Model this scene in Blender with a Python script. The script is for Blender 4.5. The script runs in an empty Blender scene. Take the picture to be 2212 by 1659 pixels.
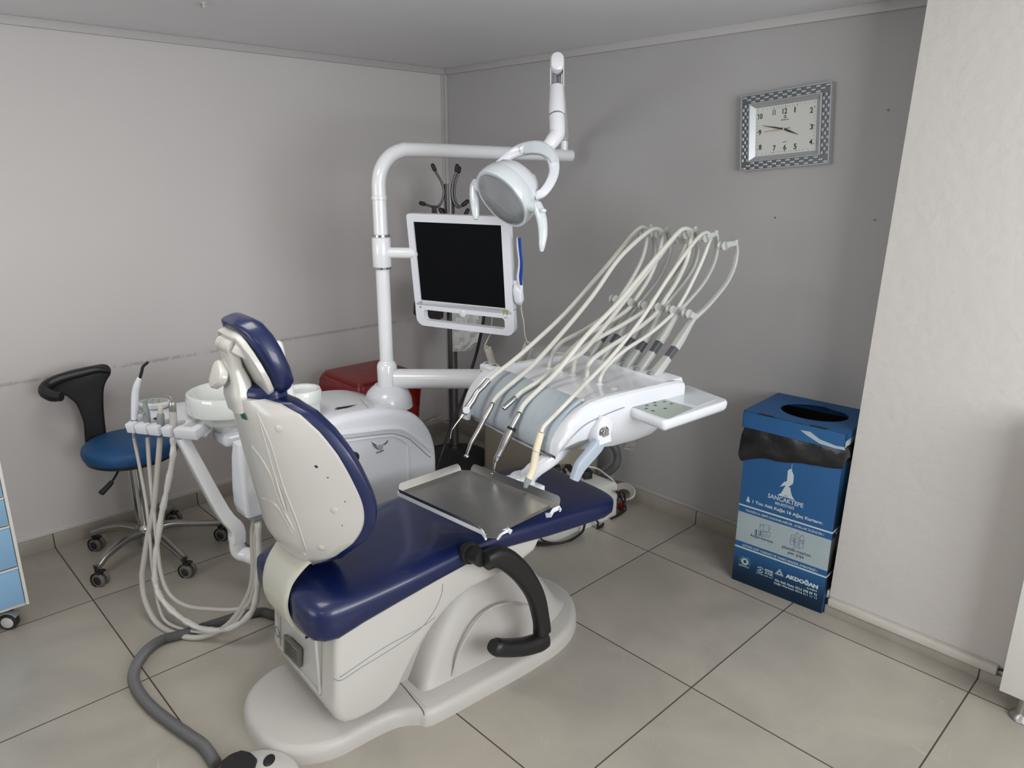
import bpy, bmesh, math, random
from mathutils import Vector, Matrix
import numpy as np
random.seed(7)
# ------------------------------------------------------------------ camera, light, exposure
SC = bpy.context.scene
COL = SC.collection
CAM = (3.34836335, -2.69618657, 1.53037860, -0.806227532, 0.281794380, 0.00339166260, 1577.64015)
def cam_axes(y, p, r):
    f = Vector((math.sin(y)*math.cos(p), math.cos(y)*math.cos(p), -math.sin(p)))
    rt = Vector((math.cos(y), -math.sin(y), 0)); u = rt.cross(f)
    return math.cos(r)*rt+math.sin(r)*u, -math.sin(r)*rt+math.cos(r)*u, f
CR, CU, CFW = cam_axes(*CAM[3:6])
CP = Vector(CAM[:3])
cd = bpy.data.cameras.new('camera'); cam = bpy.data.objects.new('camera', cd); COL.objects.link(cam)
cam.matrix_world = Matrix.Translation(CP) @ Matrix((CR, CU, -CFW)).transposed().to_4x4()
cd.sensor_width = 36; cd.lens = CAM[6]/2212*36; cd.clip_start = .02
SC.camera = cam
SC.view_settings.view_transform = 'Standard'; SC.view_settings.look = 'None'
SC.view_settings.exposure = -0.29; SC.view_settings.gamma = 1
SC.view_settings.use_curve_mapping = False
w = bpy.data.worlds.new('world'); SC.world = w; w.use_nodes = True
w.node_tree.nodes['Background'].inputs[0].default_value = (.72, .82, 1, 1)
w.node_tree.nodes['Background'].inputs[1].default_value = 1.0
def area(name, loc, tgt, sx, sy, power, col):
    l = bpy.data.lights.new(name, 'AREA'); l.shape = 'RECTANGLE'; l.size = sx; l.size_y = sy
    l.energy = power; l.color = col
    o = bpy.data.objects.new(name, l); COL.objects.link(o); o.location = loc
    o.rotation_euler = (Vector(tgt)-Vector(loc)).to_track_quat('-Z', 'Y').to_euler()
    return o
area('daylight_window', (1.35, -5.25, 1.42), (1.2, 0, 1.45), 1.9, 1.15, 37, (.95, .98, 1))
area('daylight_side', (4.66, -1.7, 1.42), (0, -1.3, 1.42), 1.9, 1.15, 84, (.96, .98, 1))
area('ceiling_panel_light', (1.65, -2.15, 2.03), (1.65, -2.15, 0), .58, .58, 12, (1, .96, .91))
area('ceiling_panel_light_rear', (3.3, -3.6, 2.03), (3.3, -3.6, 0), .58, .58, 8, (1, .95, .89))

# a photograph pixel (2212 x 1659 frame) taken back to a plane of the room, used to read off measures
def ray(px, py): return (px-1106)/CAM[6]*CR-(py-829.5)/CAM[6]*CU+CFW
def at(px, py, ax, val):
    d = ray(px, py); i = 'xyz'.index(ax); return CP+d*((val-CP[i])/d[i])
def pl(px, py, p0, n):
    d = ray(px, py); n = Vector(n); return CP+d*(((Vector(p0)-CP).dot(n))/d.dot(n))
def dep(px, py, d): return CP+ray(px, py)*d
def frame(o, xa, ya, za=None):
    xa = Vector(xa).normalized(); ya = Vector(ya).normalized()
    za = Vector(za).normalized() if za is not None else xa.cross(ya)
    m = Matrix((xa, ya, za)).transposed().to_4x4(); m.translation = Vector(o); return m

# ------------------------------------------------------------------ materials
def srgb(r, g, b):
    f = lambda c: (c/255/12.92) if c/255 <= .04045 else ((c/255+.055)/1.055)**2.4
    return (f(r), f(g), f(b), 1)
def mat(name, col, rough=.5, metal=0, coat=0, noise=0, nscale=8, bump=0, bscale=60, trans=0, emit=0, spec=.5, alpha=1, sheen=0):
    m = bpy.data.materials.new(name); m.use_nodes = True; nt = m.node_tree; N = nt.nodes; L = nt.links
    b = N['Principled BSDF']; c = srgb(*col)
    b.inputs['Base Color'].default_value = c; b.inputs['Roughness'].default_value = rough
    b.inputs['Metallic'].default_value = metal; b.inputs['Coat Weight'].default_value = coat
    b.inputs['Coat Roughness'].default_value = .08
    b.inputs['Specular IOR Level'].default_value = spec
    b.inputs['Transmission Weight'].default_value = trans
    if emit: b.inputs['Emission Color'].default_value = c; b.inputs['Emission Strength'].default_value = emit
    b.inputs['Alpha'].default_value = alpha
    tc = N.new('ShaderNodeTexCoord')
    nz = N.new('ShaderNodeTexNoise'); nz.inputs['Scale'].default_value = nscale; nz.inputs['Detail'].default_value = 5
    L.new(tc.outputs['Object'], nz.inputs['Vector'])
    mx = N.new('ShaderNodeMix'); mx.data_type = 'RGBA'
    k = 1-max(noise, .02)
    mx.inputs['A'].default_value = (c[0]*k, c[1]*k, c[2]*k, 1); mx.inputs['B'].default_value = (min(1, c[0]/k**.5), min(1, c[1]/k**.5), min(1, c[2]/k**.5), 1)
    L.new(nz.outputs['Fac'], mx.inputs['Factor']); L.new(mx.outputs['Result'], b.inputs['Base Color'])
    if bump:
        n2 = N.new('ShaderNodeTexNoise'); n2.inputs['Scale'].default_value = bscale; n2.inputs['Detail'].default_value = 4
        L.new(tc.outputs['Object'], n2.inputs['Vector'])
        bp = N.new('ShaderNodeBump'); bp.inputs['Strength'].default_value = bump; bp.inputs['Distance'].default_value = .004
        L.new(n2.outputs['Fac'], bp.inputs['Height']); L.new(bp.outputs['Normal'], b.inputs['Normal'])
    return m
M = {}
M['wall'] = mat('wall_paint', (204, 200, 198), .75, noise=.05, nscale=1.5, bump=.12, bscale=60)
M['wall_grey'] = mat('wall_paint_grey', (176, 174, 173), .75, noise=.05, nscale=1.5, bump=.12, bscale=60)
M['pillar'] = mat('pillar_paint', (196, 191, 186), .7, noise=.04, nscale=2, bump=.6, bscale=28)
M['ceil'] = mat('ceiling_paint', (226, 226, 228), .6, noise=.06, nscale=2, bump=.3, bscale=8)
M['trim'] = mat('painted_trim', (186, 182, 181), .5)
M['wood_trim'] = mat('dirty_white_trunking', (200, 195, 186), .5, noise=.12, nscale=20)
M['white'] = mat('gloss_white_plastic', (224, 226, 231), .22, coat=.4)
M['cream'] = mat('cream_plastic', (196, 194, 187), .24, coat=.3)
M['cream2'] = mat('strap_cream_plastic', (198, 195, 180), .3, coat=.2)
M['base'] = mat('base_fibreglass', (186, 182, 176), .45, noise=.03, bump=.1, bscale=200)
M['pipe'] = mat('enamelled_pipe', (232, 233, 235), .2, coat=.6)
M['porc'] = mat('porcelain', (224, 228, 224), .08, coat=.8)
M['vinyl'] = mat('navy_vinyl', (11, 26, 72), .36, bump=.03, bscale=420, coat=.3, spec=.5)
M['blue_seat'] = mat('blue_vinyl', (24, 80, 130), .5, bump=.08, bscale=300)
M['black'] = mat('black_rubber', (34, 33, 34), .5)
M['pu'] = mat('black_polyurethane', (28, 27, 28), .42, noise=.2, nscale=30, bump=.1, bscale=200)
M['dark'] = mat('dark_grey_plastic', (52, 51, 52), .42)
M['screen'] = mat('screen_glass', (10, 11, 13), .45, spec=.08)
M['chrome'] = mat('chrome', (190, 190, 190), .1, metal=1)
M['steel'] = mat('brushed_steel', (184, 182, 178), .3, metal=1, noise=.18, nscale=14)
M['alu'] = mat('satin_aluminium', (170, 169, 166), .32, metal=1)
M['gunmetal'] = mat('gunmetal_pipe', (104, 103, 103), .35, metal=.7)
M['hose'] = mat('silicone_hose', (208, 207, 198), .35, coat=.15)
M['hose_grey'] = mat('grey_hose', (172, 168, 160), .4)
M['whip'] = mat('whip_grey_plastic', (186, 188, 184), .3, coat=.2)
M['whip_dark'] = mat('whip_dark_sleeve', (84, 88, 93), .4)
M['panel'] = mat('blue_grey_silicone', (176, 186, 193), .5)
M['handle'] = mat('pale_blue_plastic', (168, 180, 192), .4)
M['sage'] = mat('sage_membrane', (160, 173, 162), .4)
M['key'] = mat('membrane_key', (112, 118, 114), .4)
M['ivory'] = mat('ivory_plastic', (226, 216, 190), .35)
M['greyplastic'] = mat('mid_grey_plastic', (136, 142, 143), .4)
M['lens'] = mat('smoked_lens', (120, 126, 126), .04, alpha=.32, spec=.6)
M['lampblue'] = mat('pale_aqua_plastic', (210, 217, 220), .22, coat=.5)
M['reflector'] = mat('reflector', (112, 117, 117), .35, metal=.2)
M['clear'] = mat('clear_acrylic', (222, 222, 222), .04, trans=.95)
M['red'] = mat('red_plastic_bag', (128, 22, 26), .35, bump=.8, bscale=14)
M['beige'] = mat('beige_enamel', (150, 144, 130), .5)
M['boxwhite'] = mat('box_white_plastic', (204, 204, 198), .4)
M['card'] = mat('printed_blue_board', (32, 86, 136), .55, noise=.12, nscale=6)
M['cardgrey'] = mat('printed_grey_board', (160, 174, 178), .6, noise=.12, nscale=14)
M['print'] = mat('white_print', (188, 200, 204), .6, noise=.08, nscale=30)
M['printblue'] = mat('blue_print', (52, 66, 104), .6)
M['bag'] = mat('black_bin_bag', (24, 24, 25), .28, bump=.9, bscale=16, spec=.6)
M['bagwhite'] = mat('white_carrier_bag', (208, 208, 204), .45, bump=.8, bscale=12)
M['silver'] = mat('silver_plastic', (176, 178, 180), .3, metal=.3, coat=.5)
M['silver_dark'] = mat('silver_recess', (104, 108, 110), .35, metal=.6)
M['dial'] = mat('clock_dial', (206, 207, 200), .5)
M['ink'] = mat('black_ink', (22, 24, 24), .5)
M['redink'] = mat('red_hand', (140, 34, 30), .5)
M['brass'] = mat('brass', (200, 170, 100), .2, metal=1)
M['emblem'] = mat('emblem_grey', (58, 62, 66), .4)
M['drawer'] = mat('pale_blue_drawer', (132, 172, 204), .35, noise=.05)
M['cable_white'] = mat('white_cable', (196, 192, 182), .45)
M['blueprobe'] = mat('cobalt_plastic', (24, 62, 150), .25, coat=.4)
M['green'] = mat('green_logo', (130, 160, 40), .5)
M['darkgreen'] = mat('green_sticker', (28, 88, 60), .5)
M['led'] = mat('green_led', (60, 255, 90), .4, emit=4)
M['plate'] = mat('rating_plate', (118, 118, 110), .35, metal=.4)
M['film'] = mat('clear_film_sleeve', (190, 188, 182), .18, coat=.5, bump=1, bscale=40)
M['tyre'] = mat('grey_tyre', (104, 102, 96), .5)
M['corr'] = mat('corrugated_hose_grey', (92, 92, 92), .5)
M['frame'] = mat('window_frame_white', (225, 225, 225), .4)
M['glasspane'] = mat('window_glass', (245, 250, 250), .02, trans=1)
M['panelframe'] = mat('light_frame', (215, 215, 215), .4)
M['cupboard'] = mat('cupboard_white', (214, 213, 206), .45)
M['bluering'] = mat('blue_ring', (30, 60, 120), .3)
M['brownleather'] = mat('dark_bag', (30, 26, 26), .4, bump=.4, bscale=30)

def scuffs(m, z0, h, col):
    # a long horizontal furniture scuff worn into the paint
    nt = m.node_tree; N = nt.nodes; L = nt.links; b = N['Principled BSDF']; src = b.inputs['Base Color'].links[0].from_socket
    g = N.new('ShaderNodeNewGeometry'); sp = N.new('ShaderNodeSeparateXYZ'); L.new(g.outputs['Position'], sp.inputs[0])
    n = N.new('ShaderNodeTexNoise'); n.inputs['Scale'].default_value = 34; n.inputs['Detail'].default_value = 6; n.inputs['Roughness'].default_value = .8
    n2 = N.new('ShaderNodeTexNoise'); n2.inputs['Scale'].default_value = 2.2
    for q in (n, n2): L.new(g.outputs['Position'], q.inputs['Vector'])
    def mth(op, a, c, d=None):
        k = N.new('ShaderNodeMath'); k.operation = op
        for i, v in enumerate((a, c, d)):
            if v is None: continue
            if isinstance(v, (int, float)): k.inputs[i].default_value = v
            else: L.new(v, k.inputs[i])
        return k.outputs[0]
    dz = mth('ABSOLUTE', mth('SUBTRACT', sp.outputs['Z'], z0), 0)
    band = mth('SUBTRACT', 1.0, mth('MINIMUM', 1.0, mth('DIVIDE', dz, h)))
    k = mth('MULTIPLY', mth('GREATER_THAN', mth('ADD', mth('MULTIPLY', n.outputs['Fac'], .62), mth('MULTIPLY', n2.outputs['Fac'], .38)), .50), mth('MULTIPLY', band, .45))
    mx = N.new('ShaderNodeMix'); mx.data_type = 'RGBA'; L.new(k, mx.inputs['Factor']); L.new(src, mx.inputs['A']); mx.inputs['B'].default_value = srgb(*col); L.new(mx.outputs['Result'], b.inputs['Base Color'])
scuffs(M['wall'], .727, .011, (110, 106, 104))
def floor_mat(name, col, grout, gw=.0022):
    m = bpy.data.materials.new(name); m.use_nodes = True; nt = m.node_tree; N = nt.nodes; L = nt.links; b = N['Principled BSDF']
    g = N.new('ShaderNodeNewGeometry'); sp = N.new('ShaderNodeSeparateXYZ'); L.new(g.outputs['Position'], sp.inputs[0])
    def mth(op, a, bb=None, cc=None):
        n = N.new('ShaderNodeMath'); n.operation = op
        for i, v in enumerate((a, bb, cc)):
            if v is None: continue
            if isinstance(v, (int, float)): n.inputs[i].default_value = v
            else: L.new(v, n.inputs[i])
        return n.outputs[0]
    ms = []; cells = []
    for ax, o in (('X', 1.75521), ('Y', -.36898)):
        t = mth('DIVIDE', mth('SUBTRACT', sp.outputs[ax], o), .6)
        cells.append(mth('FLOOR', t))
        fr = mth('FRACT', t); d = mth('MINIMUM', fr, mth('SUBTRACT', 1.0, fr))
        ms.append(mth('LESS_THAN', d, gw/.6))
    gr = mth('MAXIMUM', ms[0], ms[1])
    tc = N.new('ShaderNodeTexCoord')
    off = N.new('ShaderNodeCombineXYZ'); L.new(mth('MULTIPLY', cells[0], 3.7), off.inputs[0]); L.new(mth('MULTIPLY', cells[1], 5.3), off.inputs[1])
    va = N.new('ShaderNodeVectorMath'); L.new(g.outputs['Position'], va.inputs[0]); L.new(off.outputs[0], va.inputs[1])
    n1 = N.new('ShaderNodeTexNoise'); n1.inputs['Scale'].default_value = 2.6; n1.inputs['Detail'].default_value = 6; n1.inputs['Distortion'].default_value = 1.2
    L.new(va.outputs[0], n1.inputs['Vector'])
    n2 = N.new('ShaderNodeTexNoise'); n2.inputs['Scale'].default_value = 260; L.new(va.outputs[0], n2.inputs['Vector'])
    n3 = N.new('ShaderNodeTexNoise'); n3.inputs['Scale'].default_value = 1.7; n3.inputs['Detail'].default_value = 3; n3.inputs['Distortion'].default_value = 2.5
    L.new(va.outputs[0], n3.inputs['Vector'])
    vein = mth('LESS_THAN', mth('ABSOLUTE', mth('SUBTRACT', n3.outputs['Fac'], .44)), .0011)
    r = N.new('ShaderNodeValToRGB'); r.color_ramp.elements[0].position = .32; r.color_ramp.elements[1].position = .7
    c = srgb(*col); r.color_ramp.elements[0].color = (c[0]*.86, c[1]*.865, c[2]*.86, 1); r.color_ramp.elements[1].color = (c[0]*1.1, c[1]*1.095, c[2]*1.08, 1)
    f = mth('ADD', mth('MULTIPLY', n1.outputs['Fac'], .9), mth('MULTIPLY', n2.outputs['Fac'], .1)); L.new(f, r.inputs[0])
    m0 = N.new('ShaderNodeMix'); m0.data_type = 'RGBA'; L.new(mth('MULTIPLY', vein, .12), m0.inputs['Factor']); L.new(r.outputs[0], m0.inputs['A']); m0.inputs['B'].default_value = srgb(215, 212, 205)
    mx = N.new('ShaderNodeMix'); mx.data_type = 'RGBA'; L.new(gr, mx.inputs['Factor']); L.new(m0.outputs['Result'], mx.inputs['A']); mx.inputs['B'].default_value = srgb(*grout)
    L.new(mx.outputs['Result'], b.inputs['Base Color'])
    L.new(mth('ADD', mth('MULTIPLY', gr, .4), .34), b.inputs['Roughness'])
    bp = N.new('ShaderNodeBump'); bp.inputs['Strength'].default_value = .4; bp.inputs['Distance'].default_value = .002; L.new(mth('SUBTRACT', 1.0, gr), bp.inputs['Height']); L.new(bp.outputs[0], b.inputs['Normal'])
    return m
M['floor'] = floor_mat('floor_tiles', (164, 158, 147), (66, 58, 50))

# ------------------------------------------------------------------ geometry helpers
MW = {}
RK = 1.0   # thickness factor used while building one thing
def catmull(pts, n):
    pts = [Vector(p) for p in pts]
    if len(pts) < 3: return pts
    P = [2*pts[0]-pts[1]]+pts+[2*pts[-1]-pts[-2]]; out = []
    for i in range(1, len(P)-2):
        for k in range(n):
            t = k/n; a, b, c, d = P[i-1:i+3]
            out.append(.5*((2*b)+(c-a)*t+(2*a-5*b+4*c-d)*t*t+(3*b-a-3*c+d)*t**3))
    out.append(pts[-1]); return out
def interp(vals, n_in, n_out):
    return [float(np.interp(i*(n_in-1)/max(1, n_out-1), range(n_in), vals)) for i in range(n_out)]
class Geo:
    def __init__(s, F=None): s.v = []; s.f = []; s.m = []; s.F = F or Matrix()
    def add(s, vs, fs, mi=0, T=None):
        n = len(s.v); A = s.F @ T if T is not None else s.F
        s.v += [A @ Vector(v) for v in vs]; s.f += [[i+n for i in f] for f in fs]; s.m += [mi]*len(fs); return s
    def bm(s, b, mi=0, T=None):
        b.verts.ensure_lookup_table(); b.verts.index_update()
        s.add([v.co.copy() for v in b.verts], [[v.index for v in f.verts] for f in b.faces], mi, T); b.free(); return s
    def box(s, lo, hi, bev=0, seg=2, mi=0, T=None):
        b = bmesh.new(); lo = Vector(lo); hi = Vector(hi)
        bmesh.ops.create_cube(b, size=1, matrix=Matrix.Translation((lo+hi)/2) @ Matrix.Diagonal((*(hi-lo), 1)))
        if bev: bmesh.ops.bevel(b, geom=list(b.edges), offset=bev, segments=seg, profile=.5, affect='EDGES', clamp_overlap=True)
        return s.bm(b, mi, T)
    def prism(s, poly, d0, d1, ax='y', bev=0, seg=2, mi=0, T=None):
        # poly in the two other axes, extruded along ax
        def mk(p, d): return {'x': (d, p[0], p[1]), 'y': (p[0], d, p[1]), 'z': (p[0], p[1], d)}[ax]
        b = bmesh.new(); va = [b.verts.new(mk(p, d0)) for p in poly]; vb = [b.verts.new(mk(p, d1)) for p in poly]; n = len(poly)
        b.faces.new(va); b.faces.new(vb[::-1])
        for i in range(n): b.faces.new((va[i], va[(i+1) % n], vb[(i+1) % n], vb[i]))
        bmesh.ops.recalc_face_normals(b, faces=list(b.faces))
        if bev:
            e = [x for x in b.edges if len(x.link_faces) == 2 and (x.link_faces[0] in b.faces) and ((x.verts[0] in va) == (x.verts[1] in va))]
            bmesh.ops.bevel(b, geom=e, offset=bev, segments=seg, profile=.5, affect='EDGES', clamp_overlap=True)
        return s.bm(b, mi, T)
    def tube(s, pts, r, n=12, sub=6, caps=True, mi=0, T=None, flat=None, round_end=False):
        k = len(pts); P = catmull(pts, sub) if sub > 1 else [Vector(p) for p in pts]
        R = interp(r, k, len(P)) if isinstance(r, (list, tuple)) else [r]*len(P)
        R = [q*RK for q in R]
        if round_end:
            for e in (0, -1):
                d = (P[0]-P[1]).normalized() if e == 0 else (P[-1]-P[-2]).normalized(); rr = R[e]; o = P[e].copy()
                ex = [(o+d*rr*math.sin(a), rr*math.cos(a)) for a in (.5, 1.0, 1.35)]
                if e == 0: P = [x[0] for x in ex[::-1]]+P; R = [x[1] for x in ex[::-1]]+R
                else: P = P+[x[0] for x in ex]; R = R+[x[1] for x in ex]
        vs = []; fs = []; nrm = None
        for i, p in enumerate(P):
            t = (P[min(i+1, len(P)-1)]-P[max(i-1, 0)]).normalized()
            if nrm is None: nrm = t.orthogonal().normalized() if flat is None else (Vector(flat)-t*t.dot(Vector(flat))).normalized()
            else:
                q = nrm if flat is None else Vector(flat); q = q-t*t.dot(q)
                nrm = q.normalized() if q.length > 1e-6 else nrm
            bi = t.cross(nrm)
            for j in range(n):
                a = 2*math.pi*j/n
                rx, ry = (R[i], R[i]) if not isinstance(s_ := getattr(s, 'asp', 1), (int, float)) else (R[i], R[i]*s_)
                vs.append(p+nrm*math.cos(a)*rx+bi*math.sin(a)*ry)
            if i:
                for j in range(n): fs.append([(i-1)*n+j, (i-1)*n+(j+1) % n, i*n+(j+1) % n, i*n+j])
        if caps: fs.append(list(range(n))[::-1]); fs.append([(len(P)-1)*n+j for j in range(n)])
        return s.add(vs, fs, mi, T)
    def bar(s, pts, w, h, up, sub=4, mi=0, T=None, rnd=.3):
        # rectangular section (rounded) swept: w across, h along 'up'
        k = len(pts); P = catmull(pts, sub) if sub > 1 else [Vector(p) for p in pts]
        Ws = interp(w, k, len(P)) if isinstance(w, (list, tuple)) else [w]*len(P)
        Hs = interp(h, k, len(P)) if isinstance(h, (list, tuple)) else [h]*len(P)
        Ws = [q*RK for q in Ws]; Hs = [q*RK for q in Hs]
        vs = []; fs = []; sec = rrect(.5, .5, rnd*.5, 3); n = len(sec)
        for i, p in enumerate(P):
            t = (P[min(i+1, len(P)-1)]-P[max(i-1, 0)]).normalized()
            u = Vector(up); u = (u-t*t.dot(u)).normalized(); a = t.cross(u)
            for q in sec: vs.append(p+a*q[0]*Ws[i]+u*q[1]*Hs[i])
            if i:
                for j in range(n): fs.append([(i-1)*n+j, (i-1)*n+(j+1) % n, i*n+(j+1) % n, i*n+j])
        fs.append(list(range(n))[::-1]); fs.append([(len(P)-1)*n+j for j in range(n)])
        return s.add(vs, fs, mi, T)
    def lathe(s, prof, n=32, mi=0, T=None, close=False):
        vs = []; fs = []
        for r, z in prof:
            for j in range(n): a = 2*math.pi*j/n; vs.append((r*math.cos(a), r*math.sin(a), z))
        for i in range(1, len(prof)):
            for j in range(n): fs.append([(i-1)*n+j, (i-1)*n+(j+1) % n, i*n+(j+1) % n, i*n+j])
        if prof[0][0] > 1e-5: fs.append(list(range(n))[::-1])
        if prof[-1][0] > 1e-5: fs.append([(len(prof)-1)*n+j for j in range(n)])
        return s.add(vs, fs, mi, T)
    def loft(s, rings, mi=0, T=None, caps=(True, True)):
        n = len(rings[0]); vs = [p for r in rings for p in r]; fs = []
        for i in range(1, len(rings)):
            for j in range(n): fs.append([(i-1)*n+j, (i-1)*n+(j+1) % n, i*n+(j+1) % n, i*n+j])
        if caps[0]: fs.append(list(range(n))[::-1])
        if caps[1]: fs.append([(len(rings)-1)*n+j for j in range(n)])
        return s.add(vs, fs, mi, T)
    def ball(s, c, r, n=16, mi=0, T=None, sc=(1, 1, 1)):
        b = bmesh.new(); bmesh.ops.create_uvsphere(b, u_segments=n, v_segments=max(6, n//2), radius=r)
        bmesh.ops.scale(b, vec=sc, verts=b.verts); bmesh.ops.translate(b, vec=c, verts=b.verts); return s.bm(b, mi, T)
    def poly(s, pts, mi=0, T=None): return s.add(pts, [list(range(len(pts)))], mi, T)
    def text(s, body, size, T, depth=.0006, align='CENTER', width=None, height=None, bold=0, mi=0):
        c = bpy.data.curves.new('t', 'FONT'); c.body = body; c.size = size; c.align_x = align; c.align_y = 'CENTER'; c.extrude = depth/2; c.offset = bold; c.resolution_u = 3
        o = bpy.data.objects.new('t', c); COL.objects.link(o); me = bpy.data.meshes.new_from_object(o)
        vs = [v.co.copy() for v in me.vertices]; fs = [list(p.vertices) for p in me.polygons]
        bpy.data.objects.remove(o); bpy.data.curves.remove(c); bpy.data.meshes.remove(me)
        if not vs: return s
        x0, x1 = min(v.x for v in vs), max(v.x for v in vs); y0, y1 = min(v.y for v in vs), max(v.y for v in vs)
        kx = width/(x1-x0) if width else 1; ky = height/(y1-y0) if height else (1 if not width else 1)
        cx = (x0+x1)/2 if align == 'CENTER' else (x0 if align == 'LEFT' else x1)
        vs = [Vector(((v.x-cx)*kx, (v.y-(y0+y1)/2)*ky, v.z)) for v in vs]
        return s.add(vs, fs, mi, T)
def rrect(hw, hh, r, k=4):
    out = []
    for cx, cy, a0 in ((hw-r, hh-r, 0), (-hw+r, hh-r, 90), (-hw+r, -hh+r, 180), (hw-r, -hh+r, 270)):
        for i in range(k+1): a = math.radians(a0+90*i/k); out.append((cx+r*math.cos(a), cy+r*math.sin(a)))
    return out
def mesh(g, name, mats, Minv, sharp=38, smooth=True):
    me = bpy.data.meshes.new(name); me.from_pydata([Minv @ v for v in g.v], [], g.f)
    for m in (mats if isinstance(mats, (list, tuple)) else [mats]): me.materials.append(M[m])
    b = bmesh.new(); b.from_mesh(me)
    b.faces.ensure_lookup_table()
    for i, f in enumerate(b.faces): f.material_index = g.m[i]; f.smooth = smooth
    bmesh.ops.remove_doubles(b, verts=b.verts, dist=1e-6)
    bmesh.ops.recalc_face_normals(b, faces=list(b.faces))
    for e in b.edges:
        if len(e.link_faces) == 2 and e.calc_face_angle(0) > math.radians(sharp): e.smooth = False
    b.to_mesh(me); b.free(); me.update(); return me
def thing(name, label, cat, loc, rz=0, group=None):
    o = bpy.data.objects.new(name, None); COL.objects.link(o); o.empty_display_size = .05
    o.location = loc; o.rotation_euler = (0, 0, rz); o['label'] = label; o['category'] = cat
    if group: o['group'] = group
    MW[o.name] = Matrix.Translation(Vector(loc)) @ Matrix.Rotation(rz, 4, 'Z'); return o
def part(g, name, mats, parent, label=None, **kw):
    Mp = MW[parent.name]; me = mesh(g, name, mats, Mp.inverted(), **kw)
    o = bpy.data.objects.new(name, me); COL.objects.link(o); o.parent = parent; MW[o.name] = Mp
    if label: o['label'] = label
    return o
def solo(g, name, mats, label, cat, group=None, origin=None, **kw):
    lo = Vector([min(v[i] for v in g.v) for i in range(3)]); hi = Vector([max(v[i] for v in g.v) for i in range(3)])
    oc = Vector(origin) if origin else Vector(((lo.x+hi.x)/2, (lo.y+hi.y)/2, lo.z))
    T = Matrix.Translation(oc); me = mesh(g, name, mats, T.inverted(), **kw)
    o = bpy.data.objects.new(name, me); COL.objects.link(o); o.location = oc; MW[o.name] = T
    o['label'] = label; o['category'] = cat
    if group: o['group'] = group
    return o
def struct(g, name, mats, **kw):
    me = mesh(g, name, mats, Matrix(), **kw); o = bpy.data.objects.new(name, me); COL.objects.link(o); MW[o.name] = Matrix(); o['kind'] = 'structure'; return o

# ------------------------------------------------------------------ room
XR, YF, ZC = 4.6, -5.2, 2.069
struct(Geo().box((-.1, YF-.1, -.1), (XR+.1, .1, 0)), 'floor', 'floor')
struct(Geo().box((-.1, YF-.1, ZC), (XR+.1, .1, ZC+.1)), 'ceiling', 'ceil')
struct(Geo().box((-.1, YF, 0), (0, 0, ZC)), 'wall_left', 'wall')
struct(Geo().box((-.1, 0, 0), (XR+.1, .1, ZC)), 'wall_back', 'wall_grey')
g = Geo(); g.add([(2.467, -.26, 0), (XR, -.26, 0), (XR, 0, 0), (2.467, 0, 0), (2.508, -.26, ZC), (XR, -.26, ZC), (XR, 0, ZC), (2.508, 0, ZC)],
      [[0, 1, 5, 4], [1, 2, 6, 5], [2, 3, 7, 6], [3, 0, 4, 7], [0, 3, 2, 1], [4, 5, 6, 7]])
struct(g, 'wall_right_pier', 'pillar')
bpy.data.objects['wall_right_pier'].name = 'wall_right'
g = Geo().box((XR, YF, 0), (XR+.1, -2.65, ZC)).box((XR, -.75, 0), (XR+.1, 0, ZC)).box((XR, -2.65, 0), (XR+.1, -.75, .85)).box((XR, -2.65, 2.0), (XR+.1, -.75, ZC))
struct(g, 'wall_side', 'wall')
g = Geo()
for y in (-2.65, -1.73, -.8): g.box((XR+.02, y, .85), (XR+.05, y+.05, 2.0))
for z in (.85, 1.95): g.box((XR+.02, -2.65, z), (XR+.05, -.75, z+.05))
struct(g, 'window_2', 'frame')
g = Geo(); wx0, wx1, wz0, wz1 = .4, 2.3, .85, 2.0
g.box((-.1, YF-.1, 0), (wx0, YF, ZC)).box((wx1, YF-.1, 0), (XR+.1, YF, ZC)).box((wx0, YF-.1, 0), (wx1, YF, wz0)).box((wx0, YF-.1, wz1), (wx1, YF, ZC))
struct(g, 'wall_front', 'wall')
g = Geo()
for x in (wx0, 1.02, 1.65, wx1-.05): g.box((x, YF-.07, wz0), (x+.05, YF-.02, wz1))
for z in (wz0, 1.55, wz1-.05): g.box((wx0, YF-.065, z), (wx1, YF-.025, z+.05))
struct(g, 'window_1', 'frame')
# skirting and mouldings
struct(Geo().box((0, YF, 0), (.012, 0, .062), .001), 'baseboard_left', 'floor')
struct(Geo().box((0.012, -.012, 0), (2.467, 0, .062), .001), 'baseboard_back', 'floor')
struct(Geo().box((2.463, -.275, 0), (XR, -.26, .036), .001), 'baseboard_right', 'floor')
struct(Geo().box((2.474, -.285, .040), (3.0, -.26, .068), .003), 'trim_1', 'wood_trim')
g = Geo().box((2.458, -.262, .05), (2.466, -.215, .085), .002).tube([(2.468, -.262, .056), (2.464, -.268, .046), (2.466, -.262, .038)], .006, 8, 3, mi=1).tube([(3.0, -.27, .055), (3.012, -.268, .058), (3.02, -.262, .05)], .004, 8, 3, mi=1)
struct(g, 'trim_8', ['wood_trim', 'black'])
struct(Geo().box((0, YF, ZC-.032), (.014, 0, ZC), .002), 'trim_2', 'trim')
struct(Geo().box((.014, -.014, ZC-.032), (2.508, 0, ZC), .002), 'trim_3', 'trim')
struct(Geo().box((.002, -.018, .062), (.026, 0, ZC-.032), .002), 'trim_4', 'trim')
struct(Geo().box((0, -.03, .062), (.012, -.018, ZC-.032), .002), 'trim_5', 'trim')
g = Geo()   # thin plaster lip over the skirting
g.box((0, YF, .062), (.006, 0, .085), .002)
struct(g, 'trim_6', 'wall')
g = Geo().box((.026, -.006, .062), (2.467, 0, .08), .002)
struct(g, 'trim_7', 'wall_grey')
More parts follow.
